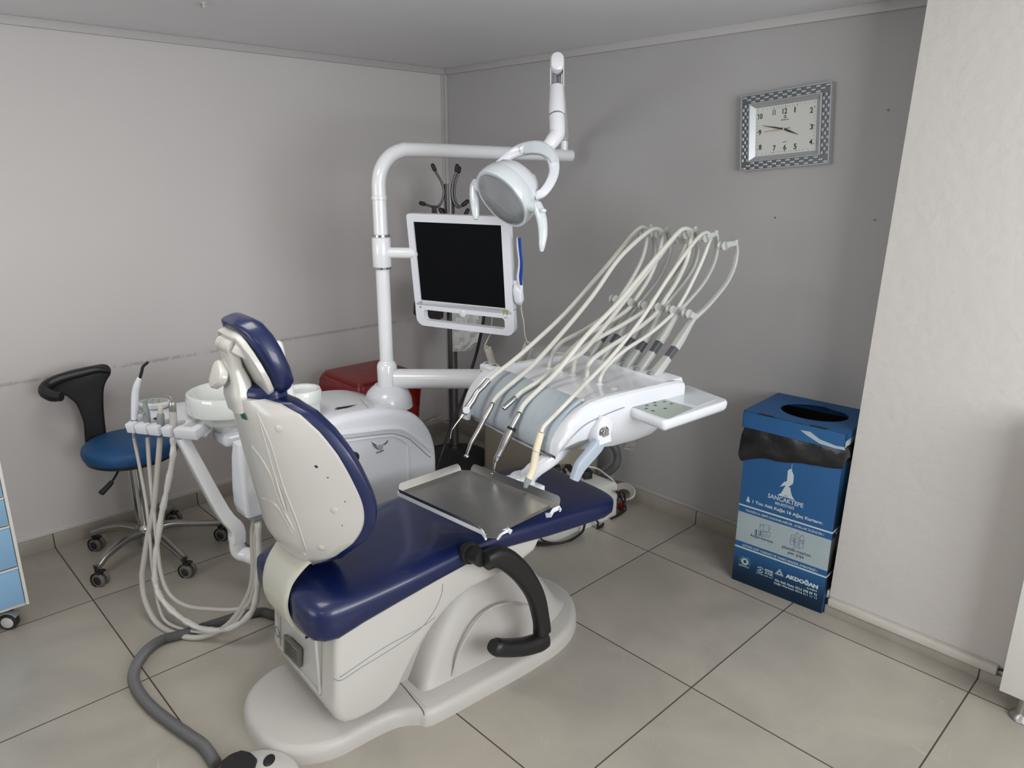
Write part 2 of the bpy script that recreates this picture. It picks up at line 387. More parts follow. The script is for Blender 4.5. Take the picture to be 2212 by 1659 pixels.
for i, (x, y, nm) in enumerate(((1.65, -2.15, 'warm'), (3.3, -3.6, 'rear'))):
    t = thing('ceiling_light', ('square ceiling light panel over the dental chair' if i == 0 else 'square ceiling light panel nearer the window'), 'light', (x, y, ZC))
    g = Geo()
    for a in ((-.31, -.31, .31, -.29), (-.31, .29, .31, .31), (-.31, -.29, -.29, .29), (.29, -.29, .31, .29)): g.box((x+a[0], y+a[1], ZC-.03), (x+a[2], y+a[3], ZC))
    part(g, 'frame', 'panelframe', t)
# ------------------------------------------------------------------ dental chair (local frame: x across, y towards the toe end, z up)
CO = Vector((1.72, -1.95, 0)); CRZ = math.radians(-4.2)
chair = thing('dental_chair', 'reclining dental treatment chair with navy vinyl upholstery and white shell on a floor base', 'dental chair', CO, CRZ)
CF = MW[chair.name]
T0 = -.085
def proj(P):
    d = Vector(P)-CP; z = d.dot(CFW); return (1106+CAM[6]*d.dot(CR)/z, 829.5-CAM[6]*d.dot(CU)/z)
def inset(poly, d):
    n = len(poly); out = []
    for i in range(n):
        a = Vector(poly[i-1]); b = Vector(poly[i]); c = Vector(poly[(i+1) % n])
        e1 = (b-a).normalized(); e2 = (c-b).normalized(); t = (e1+e2).normalized(); out.append((b.x-t.y*d, b.y+t.x*d))
    return out
half = [(-.085, -.107), (-.02, -.103), (.05, -.075), (.1, -.022), (.126, .05), (.127, .13), (.128, .2), (.14, .25), (.165, .285), (.19, .32), (.191, .5), (.188, .7), (.17, .85), (.12, .955), (.04, 1.03), (-.03, 1.062), (-.085, 1.07)]
hs = catmull([(a, b, 0) for a, b in half], 4)
outl = [(p.x, p.y) for p in hs]+[(2*T0-p.x, p.y) for p in hs[::-1][1:-1]]
g = Geo(CF)
rings = []
for d, z in ((0, 0), (.001, .026), (.006, .039), (.013, .0465), (.022, .05)): rings.append([(x, y, z) for x, y in inset(outl, d)])
g.loft(rings)
part(g, 'base', 'base', chair)
g = Geo(CF)   # joint line across the base plate
g.tube([(-.36, .312, .0502), (0, .308, .0502), (.12, .30, .0502), (.168, .298, .045), (.176, .296, .02), (.176, .296, .002)], .0012, 6, 3)
part(g, 'joint_line', 'dark', chair)
g = Geo(CF)   # front lift cover
st = [(.331, .0475, .17), (.345, .078, .167), (.358, .108, .165), (.385, .165, .16), (.43, .225, .155), (.48, .272, .15), (.54, .316, .142), (.6, .34, .135), (.66, .332, .128), (.72, .306, .122), (.8, .258, .12), (.87, .212, .118), (.915, .158, .11), (.95, .1, .1), (.99, .052, .09)]
rings = []
for i, (s, zt, wt) in enumerate(st):
    wb = .20 if s < .8 else .20-(s-.8)*.35
    ring = []
    for k in range(25):
        a = math.pi*k/24; c, sn = math.cos(a), math.sin(a)
        fz = abs(sn)**.62; fx = math.copysign(abs(c)**.5, c)
        ring.append((T0+fx*(wb+(wt-wb)*fz**.8), s+(0.0), .044+(zt-.044)*fz))
    rings.append(ring)
g.loft(rings)
part(g, 'lift_cover', 'base', chair)
g = Geo(CF)
g.tube([(.112, .44, .06), (.108, .47, .13), (.1, .53, .19), (.092, .6, .215), (.094, .68, .205), (.1, .76, .17)], .004, 8, 6)
part(g, 'moulded_rib', 'base', chair)
g = Geo(CF).box((-.22, .27, .045), (.03, .42, .3), .01)
part(g, 'lift_link', 'base', chair)
prof = [(.05, .15), (.056, .115), (.075, .09), (.11, .08), (.17, .08), (.215, .09), (.25, .115), (.275, .155), (.302, .195), (.338, .235), (.375, .27), (.417, .3), (.46, .32), (.51, .335), (.6, .342), (.7, .355), (.76, .375), (.79, .42), (.56, .45), (.3, .42), (.1, .385), (.07, .37)]
g = Geo(CF); g.prism([(b, c) for b, c in prof], T0-.21, T0+.212, 'x', .022, 4)
part(g, 'seat_casing', 'cream', chair)
g = Geo(CF)   # recessed rear panel frame
for a in ((-.235, .044, .15, -.228, .052, .335), (.04, .044, .15, .047, .052, .335), (-.235, .044, .15, .047, .052, .157)): g.box(a[:3], a[3:], .002)
g.box((-.18, .042, .318), (.005, .052, .334), .002)
part(g, 'rear_panel', 'cream', chair)
g = Geo(CF).box((-.178, .038, .309), (.0, .05, .3155))
part(g, 'slot', 'black', chair)
def rear(px, py, s=.043): return pl(px, py, CF @ Vector((0, s, 0)), CF.to_3x3() @ Vector((0, 1, 0)))
c4 = [rear(614, 1371), rear(646, 1403), rear(648, 1442), rear(614, 1409)]
g = Geo(); e = (CF.to_3x3() @ Vector((0, -1, 0)))*.0025
g.add([p-e*3 for p in c4]+[p+e for p in c4], [[0, 1, 2, 3], [7, 6, 5, 4], [0, 4, 5, 1], [1, 5, 6, 2], [2, 6, 7, 3], [3, 7, 4, 0]])
pla = part(g, 'rating_plate', 'plate', chair, 'small grey metal rating plate')
g = Geo()
def q2(u, v, o=1.2): a = c4[0].lerp(c4[1], u); b = c4[3].lerp(c4[2], u); return a.lerp(b, v)+e*o
for k in range(11):
    v = .14+k*.07; ws = (.1, .9) if k % 3 else (.1, .55)
    g.add([q2(ws[0], v), q2(ws[1], v), q2(ws[1], v+.025), q2(ws[0], v+.025)], [[0, 1, 2, 3]])
part(g, 'printed_lines', 'ink', pla)
g = Geo(CF)
cc = CF.inverted() @ rear(599, 1365)
g.tube([(cc.x+.016*math.cos(a), cc.y, cc.z+.017*math.sin(a)) for a in [i*math.pi/12 for i in range(25)]], .0008, 6, 1)
part(g, 'round_cap', 'dark', chair)
g = Geo(CF)
def side(px, py, t=.1275): return CF.inverted() @ pl(px, py, CF @ Vector((t, 0, 0)), CF.to_3x3() @ Vector((1, 0, 0)))
z3 = lambda a, b: (500+a*.3671, 1050+b*.3671)
for pts in ([(600, 1135), (650, 1142), (760, 1070), (900, 985), (1100, 850), (1190, 740), (1235, 640), (1243, 575)], [(640, 1125), (900, 950), (1120, 830), (1200, 770)]):
    g.tube([side(*z3(*p)) for p in pts], .0011, 6, 4)
part(g, 'casing_seam', 'greyplastic', chair)
# seat cushion
def secring(t0, w, s, zb, zt, e=.42, n=28):
    r = []
    for k in range(n):
        a = 2*math.pi*k/n; c, sn = math.cos(a), math.sin(a)
        q = e if sn > 0 else e*.6; r.append((t0+w*math.copysign(abs(c)**q, c), s, (zb+zt)/2+(zt-zb)/2*math.copysign(abs(sn)**(q*1.5), sn)))
    return r
seat_st = [(.008, .14, .385, .44), (.012, .172, .366, .455), (.022, .196, .357, .466), (.042, .212, .351, .474), (.078, .221, .349, .479), (.15, .22, .366, .474), (.25, .222, .386, .478), (.38, .223, .408, .488), (.5, .224, .425, .497), (.6, .224, .43, .50), (.7, .224, .419, .495), (.8, .224, .407, .486), (.9, .223, .398, .479), (1.0, .222, .391, .471), (1.07, .219, .386, .464), (1.115, .209, .388, .459), (1.138, .192, .394, .453), (1.15, .162, .402, .446), (1.155, .11, .411, .438)]
g = Geo(CF); g.loft([secring(T0, w_, s, zb, zt) for s, w_, zb, zt in seat_st])
part(g, 'seat_cushion', 'vinyl', chair, sharp=60)
# hinge strap from the backrest over the rear of the seat
g = Geo(CF)
g.bar([(T0, .10, .56), (T0, .05, .525), (T0, .012, .48), (T0, -.003, .42), (T0, .008, .365), (T0, .04, .312)], [.20, .175, .158, .15, .155, .165], .014, (0, 1, .2), 6)
part(g, 'hinge_strap', 'cream2', chair)
# backrest: shell rows (z, half width, spine y, rim y)
rows = [(.495, .085, .085, .105), (.515, .125, .06, .098), (.545, .17, .035, .095), (.6, .218, .006, .125), (.66, .246, -.006, .142), (.72, .253, -.016, .142), (.79, .245, -.027, .122), (.86, .226, -.038, .096), (.92, .195, -.048, .066), (.965, .16, -.056, .036), (.99, .12, -.062, .006), (1.0, .088, -.066, -.022)]
def row_at(z):
    zs = [r[0] for r in rows]; return [float(np.interp(z, zs, [r[i] for r in rows])) for i in (1, 2, 3)]
RC = catmull([(r[1], r[2], r[3]) for r in rows], 8)
RZ = [float(np.interp(i/8, range(len(rows)), [r[0] for r in rows])) for i in range(len(RC))]
def row_s(z): return [float(np.interp(z, RZ, [c[k] for c in RC])) for k in range(3)]
row_at = row_s
def shell_pt(z, u, off=0):
    w_, sp, rm = row_s(z); a = abs(u)
    zz = z+.03*(a**3)*(.4+.6*min(1, max(0, (.68-z)/.14)))
    return Vector((T0+w_*u, sp+(rm-sp)*a**2.3+off, zz-.008*a*a*min(1, max(0, (z-.9)/.08))))
NU = 18
g = Geo(CF); zs = [float(np.interp(i, range(len(rows)), [r[0] for r in rows])) for i in np.linspace(0, len(rows)-1, 56)]
rings = []
for z in zs:
    outer = [shell_pt(z, u) for u in np.linspace(-1, 1, NU)]; inner = [shell_pt(z, u*.985, .012) for u in np.linspace(1, -1, NU)]
    rings.append(outer+inner)
g.loft(rings)
shell = part(g, 'backrest_shell', 'cream', chair, sharp=50)
def on_shell(px, py, off=-.001):
    best = None
    for z in np.linspace(.5, .995, 67):
        for u in np.linspace(-.3, 1, 66):
            p = shell_pt(z, u, off); q = proj(CF @ p); d = (q[0]-px)**2+(q[1]-py)**2
            if best is None or d < best[0]: best = (d, p, z, u)
    _, p, z, u = best
    tu = (shell_pt(z, u+.02)-shell_pt(z, u-.02)).normalized(); tz = (shell_pt(z+.01, u)-shell_pt(z-.01, u)).normalized()
    return p, tu, tz, tu.cross(tz).normalized()
z2 = lambda a, b: (440+a*.3857, 660+b*.3857)
for pxy in ((417, 690), (731, 1150), (655, 1360)):
    p, tu, tz, n = on_shell(*z2(*pxy)); n = n if n.y < 0 else -n
    g = Geo(CF); g.lathe([(.0, .0008), (.0078, .0008), (.0088, .0002), (.009, -.002)], 20, T=frame(p, tu, n.cross(tu), n))
    part(g, 'screw_cap', 'cream', shell)
g = Geo(CF)
for pts in ([(310, 612), (380, 790), (450, 1000), (520, 1210), (580, 1370), (615, 1470)], [(300, 600), (330, 720), (400, 930), (470, 1170), (560, 1430)]):
    P = [on_shell(*z2(*q), .0005)[0] for q in pts]; g.tube(P, .0022, 8, 6)
for pts in ([(270, 790), (330, 860), (380, 960), (420, 1080), (500, 1250), (600, 1440)], [(335, 1080), (400, 1120), (480, 1240), (570, 1400)]):
    P = [on_shell(*z2(*q), .0008)[0] for q in pts]; g.tube(P, .0026, 8, 6)
part(g, 'moulded_rib', 'cream', shell)
p, tu, tz, n = on_shell(*z2(221, 622)); g = Geo(CF); g.add([p+tu*a+tz*b-Vector((0, .0015, 0)) for a, b in ((-.011, -.009), (.011, -.009), (.011, .009), (-.011, .009))], [[0, 1, 2, 3]])
part(g, 'sticker', 'darkgreen', shell, 'small dark green sticker')
g = Geo(CF)
for pxy, r in (((630, 895), .004), ((690, 970), .0018), ((795, 1102), .0014), ((778, 1233), .0014), ((635, 905), .003)):
    p, tu, tz, n = on_shell(*z2(*pxy)); part(Geo(CF).lathe([(0, .0006), (r, .0004), (r, -.001)], 7, T=frame(p, tu, tz)), 'paint_chip', 'dark', shell)
# backrest cushion
g = Geo(CF); rings = []
def cush_row(z, k=1.0, zshift=0):
    w_, sp, rm = row_at(min(z, .999)); r = []
    for u in np.linspace(-1, 1, NU):
        p = shell_pt(min(z, .999), u, .013+.016*abs(u)**6); r.append(Vector((T0+(p.x-T0)*(1+.035*abs(u)**5), p.y, p.z+zshift)))
    for u in np.linspace(1, -1, NU):
        a = abs(u); th = .046*(1-a**5)**.5+.012; p = shell_pt(min(z, .999), u)
        r.append(Vector((T0+(p.x-T0)*1.035, sp*.3+rm*.7+(rm-sp)*.3*a**2.3+.022+th, p.z+zshift)))
    return r
def cush_ring(z, k, zs_):
    r = cush_row(z, 1.0, zs_)
    c = sum(r, Vector())/len(r); return [Vector((c.x+(p.x-c.x)*k, c.y+(p.y-c.y)*k, p.z)) for p in r]
rings = [cush_ring(.497, .62, -.02), cush_ring(.499, .86, -.014), cush_ring(.505, .97, -.006)]+[cush_ring(z, 1, 0) for z in zs[2:-1]]
top = cush_ring(.998, 1.0, .006)
rings += [top, cush_ring(.998, .99, .016), cush_ring(.998, .9, .026), cush_ring(.998, .7, .032)]
g.loft(rings)
part(g, 'backrest_cushion', 'vinyl', chair, sharp=70)
# headrest, built in a leaning plane
hf = CF @ frame((T0, .012, 1.012), (1, 0, 0), Vector((0, -.39, 1)).normalized(), None)
# hf local: x across, y up the lean, z = x cross y -> points to the rear/front
zf = (CF.inverted() @ hf).to_3x3() @ Vector((0, 0, 1)); sg = -1 if zf.y < 0 else 1
hw = [(0, .07), (.006, .095), (.02, .112), (.05, .12), (.09, .116), (.12, .103), (.145, .085), (.158, .068), (.164, .045)]
def hring(y, w_, z0, z1, e=.35, n=28):
    r = []
    for k in range(n):
        a = 2*math.pi*k/n; c, s_ = math.cos(a), math.sin(a)
        r.append((w_*math.copysign(abs(c)**e, c), y, (z0+z1)/2+(z1-z0)/2*math.copysign(abs(s_)**e, s_)))
    return r
g = Geo(hf); g.loft([hring(y, w_-.004, sg*-.016 if 0 < i < len(hw)-1 else sg*-.010, sg*.004) for i, (y, w_) in enumerate(hw)])
hp = part(g, 'headrest_plate', 'cream', chair)
g = Geo(hf); cr = []
for i, (y, w_) in enumerate(hw):
    yy = -.012+(y/.164)*.196; th = [.03, .052, .062, .066, .068, .068, .062, .05, .032][i]
    cr.append(hring(yy, w_+.004, sg*.0, sg*th, .55))
g.loft(cr)
part(g, 'headrest_cushion', 'vinyl', chair, sharp=70)
g = Geo(CF)
g.bar([(T0, -.04, .965), (T0, -.043, 1.0), (T0, -.044, 1.035), (T0, -.052, 1.075), (T0, -.056, 1.115)], [.092, .10, .088, .074, .08], [.05, .056, .05, .036, .034], (0, 1, 0), 4, rnd=.55)
g.tube([(T0-.045, -.052, 1.124), (T0+.04, -.052, 1.124)], .021, 20, 1)
for x in (-.036, -.022, -.008): g.tube([(T0+x, -.052, 1.124), (T0+x+.007, -.052, 1.124)], .0225, 20, 1)
g.bar([(T0+.04, -.052, 1.13), (T0+.055, -.03, 1.115), (T0+.05, -.012, 1.095)], [.034, .036, .022], [.04, .042, .034], (1, 0, 0), 4)
part(g, 'headrest_bracket', 'cream', chair)
g = Geo(CF)
kf = frame((T0-.012, -.058, 1.045), (1, 0, 0), (0, .35, .94), None)
g.lathe([(0, -.012), (.013, -.012), (.013, .016), (.0, .016)], 20, T=kf)
rg = []
for z_, k_ in ((.016, .9), (.02, 1), (.032, 1), (.037, .9), (.039, .6)):
    rg.append([((.034+.004*math.cos(3*a))*k_*math.cos(a), (.034+.004*math.cos(3*a))*k_*math.sin(a), z_) for a in [i*math.pi/18 for i in range(36)]])
g.loft(rg, T=kf)
part(g, 'lock_knob', 'cream', chair)
# armrests
g = Geo(CF)
arm = [(.215, .492, .478), (.215, .53, .477), (.215, .572, .45), (.215, .632, .38), (.215, .682, .29), (.215, .706, .2), (.215, .712, .15)]
g.bar(arm, [.046, .048, .048, .046, .044, .042, .044], [.052, .06, .066, .062, .056, .052, .056], (0, 0, 1), 6, rnd=.7)
grip = [(.215, .728, .118), (.215, .70, .118), (.215, .64, .13), (.215, .575, .155), (.215, .53, .178), (.215, .515, .19)]
g.bar(grip, [.044, .052, .056, .056, .052, .038], [.054, .058, .052, .050, .052, .038], (0, 0, 1), 6, rnd=.8)
ar = part(g, 'armrest', 'pu', chair)
g = Geo(CF).tube([(.12, .49, .472), (.2, .49, .478)], .024, 20, 1).tube([(.135, .49, .472), (.15, .49, .473)], .032, 20, 1)
part(g, 'pivot', 'black', ar)
g = Geo(CF)
tl = -.40
tl = -.45
g.bar([(tl, .24, .42), (tl, .235, .5), (tl, .24, .56), (tl, .25, .60)], .04, .05, (0, 1, 0), 5, rnd=.7)
g.bar([(tl, .45, .6), (tl, .425, .602), (tl, .36, .602), (tl, .27, .6), (tl, .2, .59)], [.036, .048, .05, .05, .04], [.026, .04, .044, .044, .034], (0, 0, 1), 5, rnd=.8)
ar = part(g, 'armrest', 'pu', chair)
part(Geo(CF).tube([(-.29, .25, .42), (-.44, .24, .43)], .022, 18, 1), 'pivot', 'black', ar)
# ------------------------------------------------------------------ dental unit cabinet with column, pipes and cuspidor
unit = thing('dental_unit', 'white floor cabinet with winged emblem and tall white column behind the treatment chair', 'dental unit', (1.0, -1.25, 0))
prof = [(-1.042, 0), (-1.040, .36), (-1.040, .47), (-1.058, .545), (-1.088, .598), (-1.13, .642), (-1.18, .67), (-1.25, .695), (-1.34, .708), (-1.46, .712), (-1.53, .69), (-1.58, .655), (-1.60, .60), (-1.60, .45), (-1.56, .3), (-1.56, 0)]
pm = catmull([(a, b, 0) for a, b in prof[1:12]], 4)
prof = [prof[0]]+[(p.x, p.y) for p in pm]+prof[12:]
g = Geo().prism(prof, .84, 1.2, 'x', .03, 6)
part(g, 'cabinet_body', 'white', unit)
def cab(px, py, x=1.2015): return at(px, py, 'x', x)
g = Geo()   # raised front panel and lid seams
pan = [cab(882, 1085), (cab(882, 1041)), cab(880.5, 968), cab(876, 957), cab(868, 950), cab(856, 944), cab(842.5, 942), cab(800, 946), cab(734, 956)]
g.tube(pan, .0035, 8, 4)
part(g, 'panel_groove', 'white', unit)
g = Geo().tube([cab(734, 949), cab(800, 941), cab(842, 937), cab(860, 939), cab(880, 946), cab(893, 955), cab(926, 985.5), cab(931, 986)], .0014, 6, 4)
part(g, 'lid_seam', 'greyplastic', unit)
g = Geo(); ledge = [cab(690, 946), cab(723, 940), cab(800, 931), cab(845, 926), cab(873, 930), cab(905, 952), cab(930, 972)]
ring = []
for p in catmull(ledge, 4):
    ring.append([(1.196, p.y, p.z-.012), (1.204, p.y, p.z-.010), (1.2075, p.y, p.z), (1.203, p.y, p.z+.012), (1.196, p.y, p.z+.014)])
g.loft(ring); part(g, 'lid_edge', 'white', unit)
g = Geo()   # top hatch with finger slot
hz = lambda px, py, z: at(px, py, 'z', z)
g.add([hz(640+a/3.95, 740+b/3.95, z) for a, b, z in ((200, 632, .700), (350, 553, .716), (530, 526, .716), (352, 566, .716), (212, 630, .702))], [[0, 1, 2, 3, 4]])
part(g, 'hatch_slot', 'dark', unit)
g = Geo().tube([hz(778, 862, .715), hz(795, 880, .716)], .001, 6, 1)
part(g, 'hatch_seam', 'greyplastic', unit)
em = Geo()   # emblem: a ring with the letter D between two wings, and the lettering below
ef = frame(cab(820.3, 963.5, 1.2012), (0, 1, 0), (0, 0, 1))
def logo_px(a, b): p = cab(780+a*.06027, 900+b*.06027, 1.2018); return p
for w_ in ([(365, 885), (430, 945), (565, 1020), (560, 1050), (480, 1030), (410, 975)], [(395, 1005), (460, 1045), (545, 1070), (570, 1110), (500, 1090), (430, 1060)], [(450, 1100), (530, 1105), (580, 1140), (600, 1180), (540, 1140)], [(965, 830), (975, 850), (940, 930), (880, 985), (790, 1020), (780, 1000), (860, 950), (930, 880)]):
    em.poly([logo_px(*p) for p in w_])
c0 = logo_px(675, 1085)
for r0, r1, a0, a1 in ((.0122, .0108, -215, 30), (.0092, .0082, 0, 360)):
    n = 24
    for k in range(n):
        A = math.radians(a0+(a1-a0)*k/n); B = math.radians(a0+(a1-a0)*(k+1)/n)
        em.poly([c0+Vector((0, r*math.cos(t), r*math.sin(t))) for r, t in ((r0, A), (r0, B), (r1, B), (r1, A))])
em.text('D', .0145, frame(c0, (0, 1, 0), (0, 0, 1)), .0004)
em.text('GLADENT', .006, frame(logo_px(685, 1252), (0, .998, .06), (0, -.06, .998)), .0004, width=.034, height=.0052, bold=.0003)
part(em, 'emblem', 'emblem', unit)
CX, CY = .968, -1.105
g = Geo(); T = Matrix.Translation((CX, CY, 0))
g.lathe([(.098, .62), (.094, .655), (.083, .682), (.066, .700), (.055, .708), (.052, .712)], 40, T=T)
part(g, 'column_flare', 'white', unit)
g = Geo().lathe([(.043, .695), (.043, .706), (.0395, .708), (.0395, .79), (.034, .803), (.030, .806), (.028, .81)], 36, T=T)
g.tube([(CX+.02, CY+.02, .735), (CX+.25, CY+.262, .735), (CX+.42, CY+.442, .735)], .04, 32, 1)
g.tube([(CX+.41, CY+.43, .64), (CX+.41, CY+.43, .80)], .043, 32, 1)
part(g, 'swing_arm', 'pipe', unit)
g = Geo()
hd = Vector((-.10, .995, 0)).normalized()
E1 = dep(1232, 345, 3.3); C1 = Vector((CX, CY, 1.612)); hd = (Vector((E1.x, E1.y, 0))-Vector((CX, CY, 0))).normalized()
L1 = (Vector((E1.x, E1.y, 0))-Vector((CX, CY, 0))).length
bend = [(CX, CY, .80), (CX, CY, 1.2), (CX, CY, 1.46)]
for a in (0, 20, 40, 60, 80, 90):
    t = math.radians(a); R_ = .13
    bend.append((CX+hd.x*R_*(1-math.cos(t)), CY+hd.y*R_*(1-math.cos(t)), 1.482+R_*math.sin(t)))
bend += [(CX+hd.x*.3, CY+hd.y*.3, 1.612), (CX+hd.x*.7, CY+hd.y*.7, 1.608), (E1.x, E1.y, 1.605)]
g.tube(bend, .0268, 28, 4)
g.lathe([(.0268, 1.43), (.0295, 1.432), (.0295, 1.444), (.0268, 1.447)], 28, T=T)
PIV = Vector((E1.x, E1.y, 0))-hd*.04
g.tube([PIV+Vector((0, 0, 1.61)), PIV+Vector((0, 0, 1.665))], .017, 20, 1)
g.tube([PIV+Vector((0, 0, 1.66)), PIV+Vector((0, 0, 1.69))], .010, 20, 1)
part(g, 'column_pipe', 'pipe', unit)
g = Geo().lathe([(.034, 1.18), (.036, 1.185), (.036, 1.288), (.034, 1.292), (.028, 1.295)], 32, T=T)
MC = Vector((1.2574, -.9568, 1.2053)); a_, b_ = math.radians(-72.62), math.radians(-6.25)
MN = Vector((math.cos(a_)*math.cos(b_), math.sin(a_)*math.cos(b_), math.sin(b_))); MR = Vector((0, 0, 1)).cross(MN).normalized(); MU = MN.cross(MR)
MF = frame(MC, MR, MU, MN)
bk = MC-MN*.06
g.tube([(CX, CY, 1.235), (CX+.07, CY+.06, 1.235), (bk.x-.05, bk.y+.05, 1.228), (bk.x, bk.y, 1.21)], .021, 20, 4)
part(g, 'monitor_arm', 'pipe', unit)
for z in (1.172, 1.293): part(Geo().lathe([(.029, z), (.0345, z+.002), (.0345, z+.009), (.029, z+.011)], 28, T=T), 'clamp_ring', 'chrome', unit)
# cuspidor
part(Geo().box((.85, -1.78, .61), (.97, -1.57, .665), .02, 3), 'basin_bracket', 'white', unit)
part(Geo().box((1.15, -1.77, .60), (1.19, -1.57, .66), .01), 'shroud_bracket', 'white', unit)
T = Matrix.Translation((.90, -1.72, 0))
g = Geo().lathe([(.03, .62), (.05, .655), (.085, .68), (.112, .706), (.124, .727), (.138, .733), (.141, .743), (.1415, .785), (.138, .797), (.131, .80), (.123, .797), (.115, .775), (.08, .74), (.02, .73), (0, .729)], 48, T=T)
part(g, 'basin', 'porc', unit)
T = Matrix.Translation((1.095, -1.545, 0))
g = Geo().lathe([(.056, .60), (.06, .765), (.066, .77), (.068, .80), (.063, .81), (.054, .808), (.048, .795), (.02, .79), (0, .79)], 40, T=T)
part(g, 'filter_drum', 'porc', unit)
g = Geo().tube([(1.14, -1.60, .70), (1.138, -1.61, .84), (1.125, -1.62, .915), (1.115, -1.62, .95)], [.013, .013, .012, .012], 16, 4).tube([(1.115, -1.62, .945), (1.108, -1.622, .978)], .0165, 18, 1, round_end=True)
part(g, 'cup_filler', 'pipe', unit)
g = Geo()   # shroud where the assistant hoses leave
S0 = at(541, 1010, 'x', 1.2)
g.loft([[(S0.x+x, S0.y+y, z) for x, y in rrect(w_, d_, .015)] for z, w_, d_ in ((.71, .03, .04), (.66, .04, .045), (.56, .048, .05), (.5, .05, .05), (.47, .044, .045), (.465, .038, .04))])
part(g, 'hose_shroud', 'white', unit)
g = Geo().loft([[(S0.x+.012+x, S0.y+y, z) for x, y in rrect(w_, w_*.9, .01)] for z, w_ in ((.468, .03), (.45, .03), (.447, .028))])
part(g, 'hose_collar', 'greyplastic', unit)
# arm carrying the assistant tray
g = Geo()
EB = at(515, 1190, 'z', .2)
g.tube([(1.2, -1.55, .185), EB+Vector((.09, .05, -.015)), EB+Vector((.03, .02, -.012)), EB+Vector((0, 0, .0)), EB+Vector((0, 0, .06))], .0275, 24, 5)
TA = at(392, 955, 'z', .64)
g.bar([EB+Vector((-.002, 0, .04)), EB+Vector((-.004, 0, .095)), EB.lerp(TA, .3)+Vector((0, 0, .04)), TA+Vector((0, 0, .02))], [.054, .056, .06, .07], [.05, .05, .045, .04], (0, 1, .3), 4)
part(g, 'assistant_arm', 'pipe', unit)

# assistant tray
tray = thing('assistant_tray', 'white assistant instrument rest with four notches and a keypad, left of the cuspidor', 'instrument rest', (.85, -1.93, .66))
a0 = at(269, 916, 'z', .7); a1 = at(421, 932, 'z', .7)
tx = (a1-a0).normalized(); ty = Vector((-tx.y, tx.x, 0)); tys = Vector((-tx.y, tx.x, .2)).normalized(); TW = (a1-a0).length
TF = frame(Vector((a0.x, a0.y, .70)), tx, tys)
pxw = [(80, 225), (255, 470), (495, 700), (765, 925), (1000, 1410)]
nx = [(p-80)/1330*TW for p in (80, 225, 255, 470, 495, 700, 765, 925, 1000, 1410)]
g = Geo(TF); zt, zb = 0, -.036
front = []
for i in range(0, 8, 2):
    xa, xb, xc = nx[i], nx[i+1], nx[i+2]
    front += [(xa, 0), (xb, 0), (xb, .026)]
    m = (xb+xc)/2
    front += [(m+.018*math.cos(t), .042-.018*math.sin(t)) for t in (math.pi*1.15, math.pi*1.5, math.pi*1.85)][:0]
    front += [(m-.019, .032), (m-.02, .046), (m-.012, .06), (m+.004, .064), (m+.017, .056), (m+.02, .044), (m+.018, .032), (xc, .026)]
front += [(nx[8], 0), (TW, 0)]
back = [(TW+.0, .04), (TW-.012, .10), (TW-.02, .16), (TW-.02, .23), (.16, .21), (.08, .17), (.03, .15), (.0, .12), (-.003, .06)]
g.prism(front+back, zb, zt, 'z', .004, 2)
g.prism([(TW*.35, .04), (TW, .04), (TW-.02, .22), (.15, .2)], -.05, -.034, 'z', .006, 2)
part(g, 'tray_body', 'white', tray)
g = Geo(TF)
g.prism([(nx[8]+.022, .022), (TW-.03, .022), (TW-.02, .05), (TW-.045, .15), (nx[8]+.05, .13), (nx[8]+.035, .06)], 0, .0012, 'z', 0)
part(g, 'sink_tray', 'whip', tray)
K = at(332, 868, 'z', .745)
g = Geo(); kf = frame(K, (.8, .55, 0.05), (-.5, .86, .1))
g.loft([[(.062*s*math.cos(a), .03*s*math.sin(a), z) for a in [i*math.pi/18 for i in range(36)]] for z, s in ((-.02, .8), (-.008, 1.0), (0, 1.0), (.003, .95))], T=kf)
kb = part(g, 'control_pad', 'white', tray)
g = Geo(); g.loft([[(.055*math.cos(a), .024*math.sin(a), z) for a in [i*math.pi/18 for i in range(36)]] for z in (.0, .0042)], T=kf)
part(g, 'membrane', 'sage', kb)
for i in range(6):
    x = (-.03, -.008, .015, -.022, .002, .03)[i]; y = .008 if i < 3 else -.008
    g = Geo(); g.loft([[(x+.0055*math.cos(a), y+.003*math.sin(a), z) for a in [k*math.pi/8 for k in range(16)]] for z in (.004, .0048)], T=kf); part(g, 'button', 'key', kb)
# the four handpieces in the rest with their hanging hoses
def tpl(px, py, off=0): return pl(px, py, TF @ Vector((0, .03+off, 0)), ty)
LA = Vector((S0.x+.012, S0.y-.01, .45)); LB = TF @ Vector((.09, .03, -.04)); LCc = at(430, 1374, 'z', .015)
LN = (LB-LA).cross(LCc-LA)
def lp(px, py, lift=0):
    p = pl(px, py, LA, LN)
    if p.z < .013: p = at(px, py, 'z', .013)
    return p
SP = [Vector((S0.x+dx, S0.y+dy, .462)) for dx, dy in ((.0, -.012), (.024, .01), (.03, -.012), (.006, .012))]
hs_ = [[(289, 945), (300, 1000), (314, 1075), (322, 1140), (330, 1230), (344, 1312), (365, 1347), (420, 1364), (470, 1362), (520, 1330), (546, 1250), (548, 1150)],
       [(319, 945), (322, 1000), (330, 1084), (338, 1161), (348, 1239), (368, 1285), (405, 1309), (460, 1316), (510, 1316), (540, 1300), (553, 1230), (552, 1150)],
       [(346, 945), (341, 1007), (332, 1096), (319, 1161), (310, 1219), (307, 1250), (314, 1298), (341, 1347), (391, 1373), (440, 1375), (492, 1350), (532, 1295), (547, 1240), (546, 1150)],
       [(374, 950), (373, 990), (359, 1065), (347, 1123), (337, 1200), (336, 1258), (353, 1298), (396, 1338), (448, 1361), (506, 1353), (544, 1320), (556, 1270), (560, 1200), (557, 1130)]]
